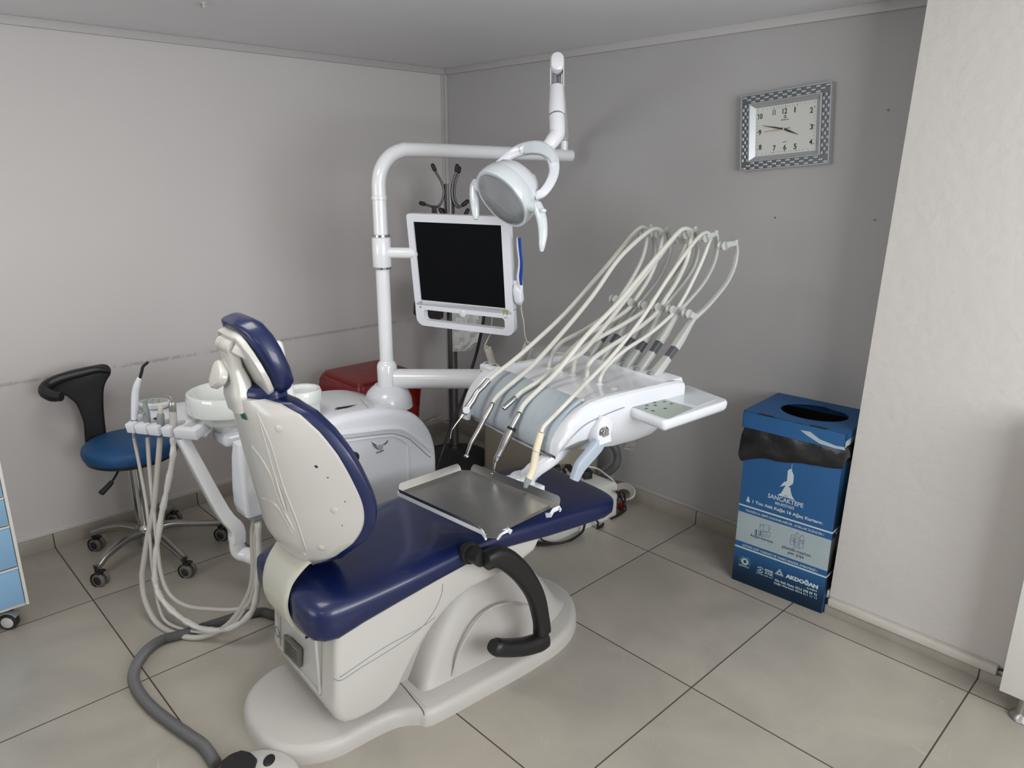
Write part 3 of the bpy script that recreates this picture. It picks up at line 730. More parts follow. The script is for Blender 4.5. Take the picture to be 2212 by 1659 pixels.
def loop(i): 
    P = [lp(*p) for p in hs_[i]]
    return P+[SP[i]]
sw = 'standing in the assistant rest'
t = thing('curing_light', 'white curved curing light with black angled tip '+sw, 'curing light', tpl(288, 905))
g = Geo(); g.tube([tpl(289, 908), tpl(291, 880), tpl(292, 850), tpl(296, 832), tpl(301, 818)], [.0095, .0125, .012, .0112, .008], 20, 5, round_end=True); part(g, 'handle', 'white', t)
part(Geo().tube([tpl(301, 821), tpl(306, 803), tpl(309, 792), tpl(319, 783)], [.0055, .005, .005, .0045], 14, 4), 'light_tip', 'ink', t)
part(Geo().tube([tpl(289, 905), tpl(288, 925), tpl(289, 945)], [.011, .006, .005], 14, 2), 'strain_relief', 'greyplastic', t)
part(Geo().tube(loop(0), .0058, 12, 5), 'hose', 'hose_grey', t)
t = thing('saliva_ejector', 'grey suction handpiece with a side lever '+sw, 'suction handpiece', tpl(316, 915))
part(Geo().tube([tpl(319, 930), tpl(317, 905), tpl(315.5, 890), tpl(314, 878), tpl(314, 866)], [.009, .012, .012, .0085, .006], 18, 3), 'valve_body', 'greyplastic', t)
part(Geo().tube([tpl(307, 886)-ty*.008, tpl(312, 889)-ty*.014, tpl(317, 891)-ty*.014], .0045, 10, 2, round_end=True), 'lever', 'greyplastic', t)
part(Geo().tube(loop(1), .0072, 12, 5), 'hose', 'hose_grey', t)
t = thing('suction_handpiece', 'grey high volume suction handpiece with ivory tip '+sw, 'suction handpiece', tpl(346, 930))
part(Geo().tube([tpl(347, 938), tpl(347, 915), tpl(347, 897), tpl(347, 892)], [.0105, .0125, .012, .008], 18, 2), 'valve_body', 'greyplastic', t)
part(Geo().tube([tpl(347, 894), tpl(347, 887), tpl(347, 885.5), tpl(347, 879)], [.0065, .0065, .008, .008], 16, 1), 'nozzle', 'ivory', t)
part(Geo().tube([tpl(340, 903)-ty*.006, tpl(338, 903)-ty*.008], .004, 10, 1, round_end=True), 'slide_button', 'ink', t)
part(Geo().tube(loop(2), .0098, 14, 5), 'hose', 'hose_grey', t)
t = thing('air_water_syringe', 'metal air and water syringe in a clear film sleeve '+sw, 'syringe', tpl(372, 920))
part(Geo().tube([tpl(374, 905), tpl(373, 886), tpl(372.5, 874), tpl(372, 868)], [.011, .012, .012, .009], 20, 2), 'head', 'steel', t)
part(Geo().tube([tpl(371, 867), tpl(368.5, 858), tpl(366, 856), tpl(359, 853)], [.0022, .0018, .0015, .0014], 10, 3), 'nozzle', 'steel', t)
part(Geo().tube([tpl(373.5, 888), tpl(374, 905), tpl(375, 925)], [.0125, .0125, .0125], 20, 3), 'handle', 'film', t)
lp4 = loop(3); rr = [.010+.0016*math.sin(i*1.9) for i in range(len(lp4))]
g = Geo(); P4 = catmull([tpl(375, 925)]+lp4, 6); g.tube(P4, [.0105+.0016*math.sin(i*1.3)+.0009*math.sin(i*3.1) for i in range(len(P4))], 14, 1); part(g, 'sleeved_hose', 'film', t)

# ------------------------------------------------------------------ instrument table over the toe end of the chair
D0 = Vector((1.88, -.78, 0)); th2 = math.radians(-9.2)
DU = Vector((-math.sin(th2), math.cos(th2), 0)); DV = Vector((math.cos(th2), math.sin(th2), 0))
table = thing('instrument_table', 'white overarm instrument console with six grey hose whips above the chair toe end', 'instrument console', (1.88, -.98, .72), th2)
DF = frame(D0, DV, DU)
def da(px, py, a): return pl(px, py, D0+DV*a, DV)
def db(px, py, b): return pl(px, py, D0+DU*b, DU)
# body: stations along y (front to back); section from hull to top
def tsec(b, w_, zt, zh, ra, lip, n=10):
    # right half from top centre down to hull centre, then mirrored
    c = .022; r = []
    half = [(0, zt-lip), (w_-.05, zt-lip), (w_-.042, zt-lip+.002), (w_-.03, zt-.001), (w_-.012, zt), (w_-.003, zt-.006), (w_, zt-.016), (w_-.002, zt-(zt-zh)*.35), (w_*.93, zt-(zt-zh)*.62), (w_*.7, zt-(zt-zh)*.9), (w_*.35, zh), (0, zh)]
    for x, z in half: r.append((c+x, b, z))
    for x, z in half[::-1][1:-1]: r.append((c-x, b, z))
    return r
ts = [(-.468, .228, .772, .752, 0), (-.466, .238, .792, .748, .0), (-.458, .243, .812, .744, .004), (-.446, .245, .836, .741, .008), (-.43, .246, .858, .738, .010), (-.41, .247, .877, .735, .012), (-.385, .247, .893, .732, .012), (-.355, .247, .904, .725, .012), (-.30, .247, .911, .713, .012), (-.2, .247, .914, .70, .013), (-.1, .246, .914, .70, .013), (-.04, .245, .914, .705, .013), (.0, .243, .912, .72, .012), (.03, .24, .906, .75, .006), (.04, .232, .895, .78, .0)]
g = Geo(DF); g.loft([tsec(b, w_, zt, zh, 0, lip) for b, w_, zt, zh, lip in ts])
part(g, 'console_body', 'white', table, sharp=30)
g = Geo(DF)   # whip rail at the back edge
g.prism([(-.03, .90), (-.025, .912), (.045, .912), (.05, .9), (.05, .88), (-.03, .88)], -.205, .235, 'x', .004, 2)
part(g, 'whip_rail', 'white', table)
g = Geo(DF)   # silicone holder mat
mat_s = [(-.35, .897), (-.36, .899), (-.385, .889), (-.41, .872), (-.43, .852), (-.447, .829), (-.46, .804), (-.468, .786), (-.470, .768), (-.468, .757)]
rings = []
for i, (b, z) in enumerate(mat_s):
    xl, xr = -.19, .222
    if i == 0: xl, xr = -.15, .2
    hgt = .006
    r = []
    for k in range(15):
        x = xl+(xr-xl)*k/14; r.append((x, b, z+hgt))
    for k in range(15):
        x = xr-(xr-xl)*k/14; r.append((x, b+.006, z-.01))
    rings.append(r)
g.loft(rings)
part(g, 'holder_mat', 'panel', table, sharp=35)
g = Geo(DF)
def mat_z(b): 
    return float(np.interp(-b, [-m[0] for m in mat_s], [m[1] for m in mat_s]))+.006
for cx_ in (-.1, -.02, .06, .14):
    lp_ = []
    for a in [k*math.pi/12 for k in range(25)]:
        b = -.415+.038*math.cos(a)*1; x = cx_+.024*math.sin(a)+.16*(b+.415); lp_.append((x, b, mat_z(b)+.0003))
    g.tube(lp_, .0011, 6, 1)
part(g, 'holder_groove', 'panel', table)
g = Geo(DF).box((.21, -.36, .9), (.226, -.347, .908), .002)
part(g, 'mat_clip', 'whip', table)
# left end holder
g = Geo(DF)
g.bar([(-.205, -.365, .902), (-.213, -.41, .878), (-.217, -.445, .838), (-.219, -.47, .785), (-.219, -.478, .745)], [.05, .05, .05, .045, .03], [.024, .024, .024, .022, .016], (0, -.5, 1), 5, rnd=.5)
g.box((-.262, -.40, .885), (-.19, -.355, .915), .008, 3)
lh = part(g, 'end_holder', 'white', table)
for x, y in ((-.245, -.378), (-.208, -.372)):
    g = Geo(DF); g.lathe([(.009, .912), (.0135, .9135), (.0145, .9165), (.0135, .918), (.0095, .917), (.009, .914)], 20, T=Matrix.Translation((x, y, 0))); part(g, 'socket_ring', 'whip', lh)
    part(Geo(DF).lathe([(0, .9155), (.0095, .9155)], 18, T=Matrix.Translation((x, y, 0))), 'socket', 'dark', lh)
part(Geo().tube([da(1213, 975, .272), da(1226, 957, .272), da(1239.6, 941, .272), da(1263.4, 919, .272), da(1289, 905, .272), da(1320, 891, .272), da(1349, 880, .272)], .0011, 6, 4), 'shell_seam', 'greyplastic', table)
# blue handle with bolt on the right side
g = Geo(DF); HB = DF.inverted() @ da(1294, 930, .268)
g.bar([HB+Vector((.0, .02, .035)), HB, HB+Vector((.01, .0, -.035))], [.05, .055, .05], [.05, .06, .05], (1, 0, 0), 3, rnd=.35)
part(g, 'handle_block', 'white', table)
H1 = DF.inverted() @ da(1288, 965, .285); H2 = DF.inverted() @ da(1248, 1018, .285); H3 = DF.inverted() @ da(1240, 1037, .285); H2b = DF.inverted() @ da(1256, 1003, .285)
g = Geo(DF); g.bar([H1+Vector((0, .01, .02)), H1, H2b, H2, H3], [.034, .036, .034, .030, .024], [.024, .026, .024, .022, .018], (1, 0, 0), 4, rnd=.3)
part(g, 'handle', 'handle', table)
bf = frame(HB+Vector((.026, -.006, .004)), (0, 1, 0), (0, 0, 1))
g = Geo(DF); g.lathe([(.018, 0), (.018, .003), (.013, .004), (.013, .006)], 24, T=bf); g.lathe([(.0085, .006), (.0085, .014), (.007, .016), (0, .0165)], 6, T=bf)
part(g, 'bolt', 'chrome', table, 'chrome hexagonal bolt')
# control box
ca = dict(a=at(1348, 885, 'z', .868), b=at(1572, 866, 'z', .868))
bx = [DF.inverted() @ at(px, py, 'z', .866) for px, py in ((1352, 872), (1440, 905), (1571, 862), (1480, 832))]
g = Geo(DF); cxy = sum(bx, Vector())/4
vx = (bx[1]-bx[0]+bx[2]-bx[3]).normalized(); vy = (bx[3]-bx[0]+bx[2]-bx[1]).normalized()
wA = ((bx[1]-bx[0]).length+(bx[2]-bx[3]).length)/2; wB = ((bx[3]-bx[0]).length+(bx[2]-bx[1]).length)/2
vy = Vector((-vx.y, vx.x, 0)) if vx.cross(vy).z > 0 else Vector((vx.y, -vx.x, 0))
BXF = DF @ frame((cxy.x, cxy.y, .866), vx, vy)
g = Geo(BXF)
bq = [BXF.inverted() @ at(px, py, 'z', .866) for px, py in ((1343, 873), (1437, 910), (1577, 864), (1482, 829))]
def rquad(P, r, k=5):
    out = []; n_q = len(P)
    for i_q in range(n_q):
        p = Vector((P[i_q].x, P[i_q].y)); a = Vector((P[i_q-1].x, P[i_q-1].y)); b = Vector((P[(i_q+1) % n_q].x, P[(i_q+1) % n_q].y))
        pa = p+(a-p).normalized()*r; pb = p+(b-p).normalized()*r
        for q in range(k+1): t = q/k; v = pa*(1-t)**2+p*2*t*(1-t)+pb*t*t; out.append((v.x, v.y))
    return out
bo = rquad(bq, .022); ccw = sum(bo[i][0]*bo[(i+1) % len(bo)][1]-bo[(i+1) % len(bo)][0]*bo[i][1] for i in range(len(bo))) > 0
bo = bo if ccw else bo[::-1]
g.loft([[(x, y, z) for x, y in inset(bo, i_)] for z, i_ in ((-.036, .016), (-.033, .008), (-.024, .002), (-.012, 0), (-.006, .001), (-.001, .004), (0, .008))])
g.box((-wA/2-.08, -.03, -.04), (-wA/2+.05, wB/2-.02, -.014), .006)
cb = part(g, 'control_box', 'white', table, sharp=45)
def inbox(px, py, z=.0005): return BXF.inverted() @ at(px, py, 'z', .866+z)
def quad_on(pxs, z, nm, mt, par, h=.0006):
    P = [inbox(px, py) for px, py in pxs]; gg = Geo(BXF); n = len(P)
    gg.add([(p.x, p.y, z) for p in P]+[(p.x, p.y, z+h) for p in P], [list(range(n))[::-1], [n+i for i in range(n)]]+[[i, (i+1) % n, n+(i+1) % n, n+i] for i in range(n)])
    return part(gg, nm, mt, par)
zH = lambda a, b: (1160+a/5.027, 740+b/5.027)
mb = quad_on([zH(*p) for p in ((1012, 692), (1395, 826), (1440, 825), (1700, 712), (1290, 585), (1255, 590))], 0, 'membrane', 'sage', cb)
quad_on([zH(*p) for p in ((1375, 583), (1740, 694), (1945, 617), (1570, 510))], 0, 'screen', 'lampblue', cb)
for p in ((1290, 614), (1195, 652), (1280, 652), (1385, 644), (1460, 666), (1194, 684), (1285, 683), (1187, 718), (1260, 742), (1392, 717)):
    c_ = inbox(*zH(*p)); g = Geo(BXF)
    g.loft([[(c_.x+.0062*math.cos(a), c_.y+.0062*math.sin(a), z) for a in [k*math.pi/10 for k in range(20)]] for z in (.0004, .0012)])
    kk = part(g, 'button', 'key', mb)
    part(Geo(BXF).box((c_.x-.0035, c_.y-.001, .0011), (c_.x+.0035, c_.y+.001, .0015)).box((c_.x-.0008, c_.y-.003, .0011), (c_.x+.0018, c_.y+.0025, .0015)), 'symbol', 'ink', kk)
g = Geo(BXF).box((wA/2-.003, .02, -.021), (wA/2+.0015, .055, -.008), .001)
sw_ = part(g, 'rocker_switch', 'white', cb)
for y in (.03, .044): part(Geo(BXF).ball((wA/2+.0015, y, -.0145), .0022, 8), 'button', 'ink', sw_)
# clear cup under the console
cu = DF.inverted() @ da(1361, 952, .17)
T = Matrix.Translation((cu.x, cu.y, 0))
zc_ = cu.z
g = Geo(DF).lathe([(0, zc_-.026), (.019, zc_-.0255), (.0225, zc_-.021), (.0235, zc_+.02), (.0215, zc_+.02), (.0205, zc_-.019), (0, zc_-.022)], 28, T=T)
part(g, 'oil_cup', 'clear', table)
part(Geo(DF).box((cu.x-.02, cu.y-.006, zc_+.017), (cu.x+.022, cu.y+.008, zc_+.027), .001).box((cu.x-.004, cu.y-.004, zc_+.004), (cu.x+.004, cu.y+.004, zc_+.018)), 'cup_clip', 'ink', table)
# support neck below the console: swing plate with curved arm that carries the steel tray
PL = at(1140, 1030, 'z', .66)
n0 = at(1143, 1026, 'z', .672)
g = Geo()
g.bar([n0+Vector((0, 0, .0)), at(1158, 1012, 'z', .70), at(1172, 992, 'z', .735)+Vector((0, .05, 0)), D0+DV*.12+DU*-.33+Vector((0, 0, .745)), D0+DV*.10+DU*-.24+Vector((0, 0, .75))], [.05, .042, .045, .06, .07], [.05, .045, .05, .06, .06], (1, 0, .2), 6, rnd=.7)
part(g, 'curved_neck', 'white', table)
# second arm from the swing arm elbow to the console
g = Geo(); EL = Vector((CX+.41, CY+.43, .83))
g.lathe([(.045, -.05), (.048, -.04), (.048, .03), (.04, .042), (0, .045)], 32, T=Matrix.Translation(EL))
a2 = D0+DV*.02+DU*-.12+Vector((0, 0, .77))
g.bar([EL+Vector((.0, .0, 0)), EL.lerp(a2, .4)+Vector((0, 0, .02)), a2], [.07, .075, .07], [.08, .085, .06], (0, 0, 1), 4, rnd=.6)
g.tube([EL+Vector((-.02, .02, .0)), EL+Vector((.13, .1, .005))], .042, 28, 1, round_end=True)
part(g, 'support_arm', 'whip', table)

# hose whips
z6 = lambda p: (1100+p[0]*.24108, 460+p[1]*.24108)
WA = [-.158+.0626*i for i in range(6)]
# upper arm points per whip as (b, z) in the plane of the whip
base6 = [(0, .900), (.035, .938), (.068, .973), (.095, 1.0), (.163, 1.069), (.268, 1.137), (.319, 1.181), (.346, 1.231), (.353, 1.279), (.343, 1.316)]
tops = []; lows = []
whip_px = [[(870, 1070), (960, 940), (1110, 720), (1230, 540), (1285, 430), (1302, 330), (1290, 200), (1265, 112)],
           [(980, 1090), (1120, 870), (1230, 730), (1340, 590), (1410, 450), (1440, 330), (1432, 230), (1405, 133)],
           [(1110, 1120), (1240, 880), (1370, 700), (1490, 560), (1570, 440), (1605, 340), (1610, 280), (1600, 235)],
           [(1215, 1150), (1350, 890), (1450, 760), (1560, 620), (1650, 480), (1690, 330), (1680, 220), (1662, 130)],
           [(1350, 1150), (1500, 905), (1600, 790), (1720, 650), (1800, 520), (1852, 380), (1862, 250), (1850, 163)],
           [(1490, 1200), (1640, 965), (1760, 850), (1850, 750), (1950, 620), (2015, 480), (2038, 350), (2028, 250)]]
roll_px = [(1197, 178), (1335, 190), (1530, 245), (1590, 195), (1772, 226), (1942, 295)]
low_px = [(960, 775), (1095, 800), (1222, 830), (1340, 845), (1475, 870), (1620, 905)]
def roller(par, c, nm='roller', r=.0105):
    rf = frame(c, DU, Vector((0, 0, 1)), None)
    g = Geo(); g.lathe([(.004, -.0105), (r+.002, -.0105), (r+.002, -.008), (r-.003, -.004), (r-.003, .004), (r+.002, .008), (r+.002, .0105), (.004, .0105)], 24, T=rf)
    return part(g, nm, 'whip', par)
for i in range(6):
    a = WA[i]
    P = [da(*z6(p), a) for p in whip_px[i]]
    B0 = D0+DV*a+Vector((0, 0, .905))
    S = P[0]; dr = (S-B0).normalized()
    g = Geo()
    g.bar([B0-dr*.01, B0+dr*.02, B0.lerp(S, .62)], [.028, .03, .026], [.026, .026, .022], DU, 1, rnd=.25)
    wb = part(g, 'whip_base', 'whip', table)
    part(Geo().box((a-.007, -.02, .9), (a+.007, -.008, .912), .001, T=Matrix()) if False else Geo(DF).box((a-.008, -.024, .908), (a+.008, -.010, .922), .002), 'spring_clip', 'greyplastic', wb)
    part(Geo().bar([B0.lerp(S, .55), B0.lerp(S, 1.0)], .0225, .019, DU, 1, rnd=.3), 'spring_sleeve', 'whip_dark', wb)
    g = Geo(); u1 = (P[1]-P[0]).normalized()
    g.bar([P[0]-u1*.004, P[0]+u1*.03, P[1]+u1*.01, P[2]], [.026, .026, .017, .013], [.024, .024, .012, .007], DU, 3, rnd=.3)
    g.bar([P[1]+u1*.005]+P[2:], [.011, .010, .0095, .009, .009, .009, .008], [.018, .0165, .016, .0155, .015, .0145, .014], DV, 5, rnd=.4)
    rc = da(*z6(roll_px[i]), a); lc = da(*z6(low_px[i]), a)
    g.bar([P[-1]+Vector((0, 0, .004)), P[-1]+Vector((0, 0, -.008)), rc.lerp(P[-1], .35), rc], [.014]*4, [.012, .016, .020, .024], (0, 0, 1), 4, rnd=.6)
    k = min(range(len(P)-1), key=lambda j: ((P[j]+P[j+1])/2-lc).length); foot = (P[k]+P[k+1])/2
    foot = P[1].lerp(P[2], .25)
    g.bar([foot, foot.lerp(lc, .5), lc], [.014]*3, [.026, .022, .022], DU, 2, rnd=.6)
    wp = part(g, 'whip_arm', 'whip', table)
    roller(wp, rc-DV*.014, r=.0125); roller(wp, lc-DV*.014, r=.0125)
    tops.append(rc); lows.append(lc)
# grommets
holes = [(1186, 793), (1210, 801), (1237, 808), (1266, 817.6), (1295, 827.5), (1326, 837)]
HO = [at(px, py, 'z', .903) for px, py in holes]
for k, h in enumerate(HO):
    part(Geo().lathe([(.006, 0), (.0115, .0), (.0115, .0025), (.006, .004)] if k < 5 else [(0, .003), (.009, .003), (.0115, .001), (.0115, 0)], 24, T=Matrix.Translation(h-Vector((0, 0, .003)))), 'grommet', 'white' if k < 5 else 'ivory', table)

# handpieces with hoses over the whips
def hosepath(i, front, down, aend, kk=None):
    # front: pixels from handpiece to roller; down: pixels from roller to grommet
    n = len(front); P = []
    for j, p in enumerate(front):
        a = aend+(WA[i]-.0-aend)*min(1, j/(n-2.0))**1.5
        for _ in range(80):
            q = DF.inverted() @ da(*p, a)
            srf = float(np.interp(-q.y, [.20, .30, .355, .385, .41, .43, .446, .458, .47], [.913, .912, .905, .893, .877, .858, .838, .815, .78])) if q.y > -.47 else 0
            if q.z > srf+.014: break
            a += .004
        P.append(da(*p, a))
    for p in down[:-1]: P.append(da(*p, WA[i]-.004))
    P.append(HO[i]+Vector((0, 0, .018))+DU*.004); P.append(HO[i]+Vector((0, 0, -.004))); return P
Z = lambda L: [z6(p) for p in L]
fronts = [[(1056, 821), (1077, 803), (1106, 781)]+Z([(200, 1180), (500, 900), (800, 560), (1000, 320), (1100, 200), (1160, 145), (1200, 128), (1240, 160)]),
          [(1064.5, 870), (1074, 857), (1092, 840), (1114, 821.5), (1152, 788)]+Z([(500, 1045), (750, 740), (950, 450), (1100, 290), (1250, 165), (1320, 142), (1365, 165)]),
          [(1114, 859.5), (1124.5, 849), (1144.5, 836), (1168, 821), (1206, 792)]+Z([(620, 1275), (720, 1180), (900, 960), (1100, 700), (1300, 450), (1420, 290), (1500, 205), (1550, 195), (1580, 240)]),
          [(1123, 890), (1129, 878), (1144.5, 860), (1175, 831), (1206, 800)]+Z([(700, 1090), (980, 800), (1240, 490), (1420, 280), (1530, 160), (1590, 142), (1630, 175)]),
          [(1169, 934), (1175, 921), (1190.5, 905), (1212, 883), (1237, 857), (1267, 826), (1298, 795)]+Z([(1000, 1190), (1200, 930), (1400, 620), (1560, 390), (1680, 235), (1740, 182), (1780, 178), (1805, 215)])]
downs = [Z([(1235, 230), (1195, 400), (1100, 590), (1000, 745), (960, 815), (850, 930), (650, 1060), (480, 1150), (400, 1240), (355, 1370)]),
         Z([(1370, 230), (1330, 400), (1250, 590), (1140, 760), (1085, 845), (950, 950), (760, 1060), (600, 1180), (500, 1290), (460, 1370)]),
         Z([(1572, 300), (1500, 470), (1400, 640), (1285, 790), (1215, 875), (1000, 1010), (800, 1120), (650, 1220), (590, 1320), (575, 1440)]),
         Z([(1622, 270), (1590, 430), (1500, 620), (1400, 770), (1325, 890), (1150, 1040), (900, 1200), (760, 1300), (700, 1380), (690, 1475)]),
         Z([(1795, 260), (1720, 450), (1620, 660), (1530, 820), (1455, 915), (1250, 1090), (1050, 1220), (880, 1370), (820, 1500)])]
af = [-.135, -.06, .012, .06, .195]
hr_ = [.0075, .0078, .0078, .0078, .0062]
def hp(i, px, py): return da(px, py, af[i])
zI = lambda a, b: (960+a/6.506, 780+b/6.506)
info = [('air_water_syringe', 'silver three way syringe with round white button, leftmost on the instrument console', 'syringe'),
        ('turbine_handpiece', 'slim polished turbine handpiece hanging second from left on the console', 'dental handpiece'),
        ('hose_connector', 'idle hose ending in a bare chrome coupling, lying on the blue-grey mat', 'dental hose'),
        ('contra_angle_handpiece', 'thick silver motor handpiece with black ring and contra angle head', 'dental handpiece'),
        ('scaler_handpiece', 'ivory ultrasonic scaler handpiece with grey nose, rightmost on the console', 'dental handpiece')]
for i in range(5):
    t = thing(*info[i], hp(i, *fronts[i][0]), group='handpieces hanging from the instrument console')
    if i == 0:
        P = [hp(0, *zI(*p)) for p in ((620, 270), (540, 360), (460, 440), (400, 550), (350, 620), (310, 690), (275, 750))]
        part(Geo().tube(P, [.0095, .0095, .0092, .0112, .0112, .0118, .007], 20, 4), 'handle', 'alu', t)
        nb = (CP-P[5]).normalized(); part(Geo().lathe([(.0115, 0), (.0115, .004), (.0105, .005), (0, .0055)], 24, T=frame(P[5]+nb*.0085, nb.orthogonal(), nb.cross(nb.orthogonal()))), 'button', 'lampblue', t)
        part(Geo().tube([hp(0, *zI(262, 752)), hp(0, *zI(232, 796))], .0055, 16, 1), 'nozzle_nut', 'steel', t)
        part(Geo().tube([hp(0, *zI(*p)) for p in ((232, 796), (160, 890), (112, 960), (93, 1020), (82, 1092))], [.002, .0019, .0017, .0015, .0014], 10, 4), 'nozzle', 'chrome', t)
    if i == 1:
        part(Geo().tube([hp(1, *zI(*p)) for p in ((672, 590), (655, 640), (600, 740), (562, 808))], [.0082, .0088, .0088, .0092], 20, 2), 'coupling', 'steel', t)
        part(Geo().tube([hp(1, *zI(*p)) for p in ((565, 800), (500, 930), (420, 1070), (370, 1160), (330, 1270), (318, 1310))], [.0082, .0078, .0072, .0064, .0050, .0046], 18, 4), 'handle', 'alu', t)
        part(Geo().ball(hp(1, *zI(312, 1335)), .0088, 18, sc=(1, 1, .85)), 'head', 'chrome', t)
    if i == 2:
        part(Geo().tube([hp(2, *zI(*p)) for p in ((1005, 512), (985, 530), (840, 655), (828, 668))], [.008, .0088, .0092, .0088], 20, 1), 'coupling', 'chrome', t)
        part(Geo().tube([hp(2, *zI(*p)) for p in ((829, 667), (826, 670))], .0055, 16, 1), 'contact_face', 'ink', t)
    if i == 3:
        part(Geo().tube([hp(3, *zI(*p)) for p in ((1050, 722), (1040, 760), (990, 850), (945, 935))], [.0082, .0088, .0092, .0092], 20, 2), 'coupling', 'steel', t)
        part(Geo().tube([hp(3, *zI(*p)) for p in ((950, 930), (932, 975))], .0135, 22, 1), 'lock_ring', 'ink', t)
        part(Geo().tube([hp(3, *zI(*p)) for p in ((932, 970), (880, 1070), (838, 1160), (800, 1240), (765, 1310), (742, 1352), (725, 1390), (710, 1425))], [.0145, .0138, .0128, .0108, .0098, .0092, .0085, .006], 22, 3), 'motor', 'alu', t)
        part(Geo().tube([hp(3, *zI(*p)) for p in ((757, 1335), (748, 1352))], .0104, 22, 1), 'colour_ring', 'bluering', t)
        part(Geo().tube([hp(3, *zI(*p)) for p in ((712, 1420), (705, 1480), (697, 1530), (690, 1565))], [.0062, .0048, .0036, .0038], 16, 2), 'neck', 'chrome', t)
        part(Geo().ball(hp(3, *zI(688, 1580)), .0082, 18, sc=(1.2, 1.2, .75)), 'head', 'chrome', t)
    if i == 4:
        part(Geo().tube([hp(4, *zI(1360, 1005)), hp(4, *zI(1330, 1110)), hp(4, *zI(1290, 1260)), hp(4, 1152, 1010), hp(4, 1142, 1036)], [.0098, .0104, .0106, .0108, .0108], 22, 3), 'handle', 'ivory', t)
        part(Geo().tube([hp(4, 1142.5, 1034), hp(4, 1137.5, 1044), hp(4, 1135, 1053)], [.0112, .0088, .0062], 22, 2), 'nose', 'greyplastic', t)
        part(Geo().tube([hp(4, *zI(1283, 1262)), hp(4, *zI(1281, 1268))], .0108, 22, 1), 'joint_ring', 'greyplastic', t)
    part(Geo().tube(hosepath(i, fronts[i], downs[i], af[i]), hr_[i], 14, 4), 'hose', 'hose', t)
# ------------------------------------------------------------------ monitor on the column arm
mon = thing('monitor', 'white framed square monitor with black screen and carry slot below, on the column arm', 'monitor', MC-MU*.25)
g = Geo(MF)
def framed(outer, inner, z0, z1, gg, holes=()):
    # band between outer loop and inner loop (same count)
    n = len(outer); v = [(x, y, z1) for x, y in outer]+[(x, y, z1) for x, y in inner]+[(x, y, z0) for x, y in outer]+[(x, y, z0) for x, y in inner]
    f = []
    for i in range(n):
        j = (i+1) % n; f += [[i, j, n+j, n+i], [2*n+j, 2*n+i, 3*n+i, 3*n+j], [2*n+i, 2*n+j, j, i], [3*n+j, 3*n+i, n+i, n+j]]
    gg.add(v, f)
def shift(p, dx, dy): return [(x+dx, y+dy) for x, y in p]
# frame built from four borders around the screen and a lower bar with a slot
scr = (-.188, -.150, .188, .150)
out_pts = rrect(.219, .1645, .02, 5)
framed(shift(rrect(.219, .175, .014, 5), .002, .005), shift(rrect(.1885, .1505, .002, 5), 0, 0), -.012, .012, g)
framed(shift(rrect(.219, .0505, .033, 5), .002, -.2025), shift(rrect(.180, .0215, .012, 5), .002, -.2085), -.012, .012, g)
g.box((-.217, -.185, -.012), (.221, -.150, .0118), .001)
part(g, 'bezel', 'white', mon)
part(Geo(MF).box((-.19, -.152, -.012), (.19, .152, .006)), 'screen', 'screen', mon)
part(Geo(MF).loft([[(x+.002, y+.005, z) for x, y in rrect(w_, h_, .03)] for z, w_, h_ in ((-.012, .215, .168), (-.028, .20, .155), (-.05, .13, .11), (-.058, .12, .10))]), 'back_cover', 'white', mon)
part(Geo(MF).lathe([(.0, .0135), (.010, .0135), (.0115, .0125), (.0115, .0115)], 24, T=Matrix.Translation((.001, -.184, 0))).lathe([(.0118, .012), (.0155, .0122), (.0158, -.006), (.012, -.006)], 28, T=Matrix.Translation((.001, -.184, 0))), 'power_button', 'white', mon)
part(Geo(MF).lathe([(0, .0125), (.003, .0125), (.003, .0115)], 12, T=Matrix.Translation((-.192, -.178, 0))), 'sensor', 'ink', mon)
g = Geo(MF); zl = .0126
for P_ in ([(-.010, .004), (-.008, .009), (-.002, .010), (0, .0085), (.003, .010), (.009, .009), (.0105, .003), (.009, -.006), (.006, -.010), (.0045, -.009), (.006, -.002), (.0055, .004), (.002, .0055), (-.003, .0055), (-.006, .004), (-.0065, -.001), (-.005, -.008), (-.0065, -.0095), (-.009, -.005)], [(-.002, .011), (.001, .016), (.003, .0165), (.001, .012)]):
    g.poly([(x+.187, y-.166, zl) for x, y in P_])
part(g, 'logo', 'green', mon)
g = Geo(MF).text('eMONITOR', .005, frame((.188, -.184, zl), (1, 0, 0), (0, 1, 0)), .0003, width=.016, height=.0024)
part(g, 'logo_lettering', 'ink', mon)
g = Geo(MF)
g.box((.221, -.105, -.006), (.238, -.045, .004), .002)
g.bar([(.240, -.058, .0), (.240, -.08, .004), (.243, -.115, .004), (.244, -.13, .0)], [.030, .036, .034, .016], [.022, .028, .028, .016], (0, 0, 1), 4, rnd=.6)
part(g, 'camera_holder', 'white', mon)
t = thing('intraoral_camera', 'slim cobalt blue and white intraoral camera wand in the holder on the monitor edge', 'camera wand', MF @ Vector((.24, -.12, .01)))
z5 = lambda a, b: (860+a*.24111, 430+b*.24111)
def mp(a, b, off=.008): return pl(*z5(a, b), MF @ Vector((0, 0, off)), MN)
part(Geo().bar([mp(*p) for p in ((1080, 345), (1078, 400), (1086, 480), (1096, 560), (1092, 640), (1086, 700), (1095, 770), (1100, 850))], [.015, .0145, .0145, .016, .019, .022, .021, .014], [.012, .012, .0125, .013, .014, .016, .016, .012], MN, 4, rnd=.9), 'white_shell', 'white', t)
part(Geo().bar([mp(*p, .0135) for p in ((1087, 345), (1090, 400), (1097, 480), (1105, 560), (1102, 640), (1096, 700), (1102, 770))], [.0125, .0125, .0118, .0115, .0125, .0145, .012], .006, MN, 4, rnd=.9), 'blue_grip', 'blueprobe', t)
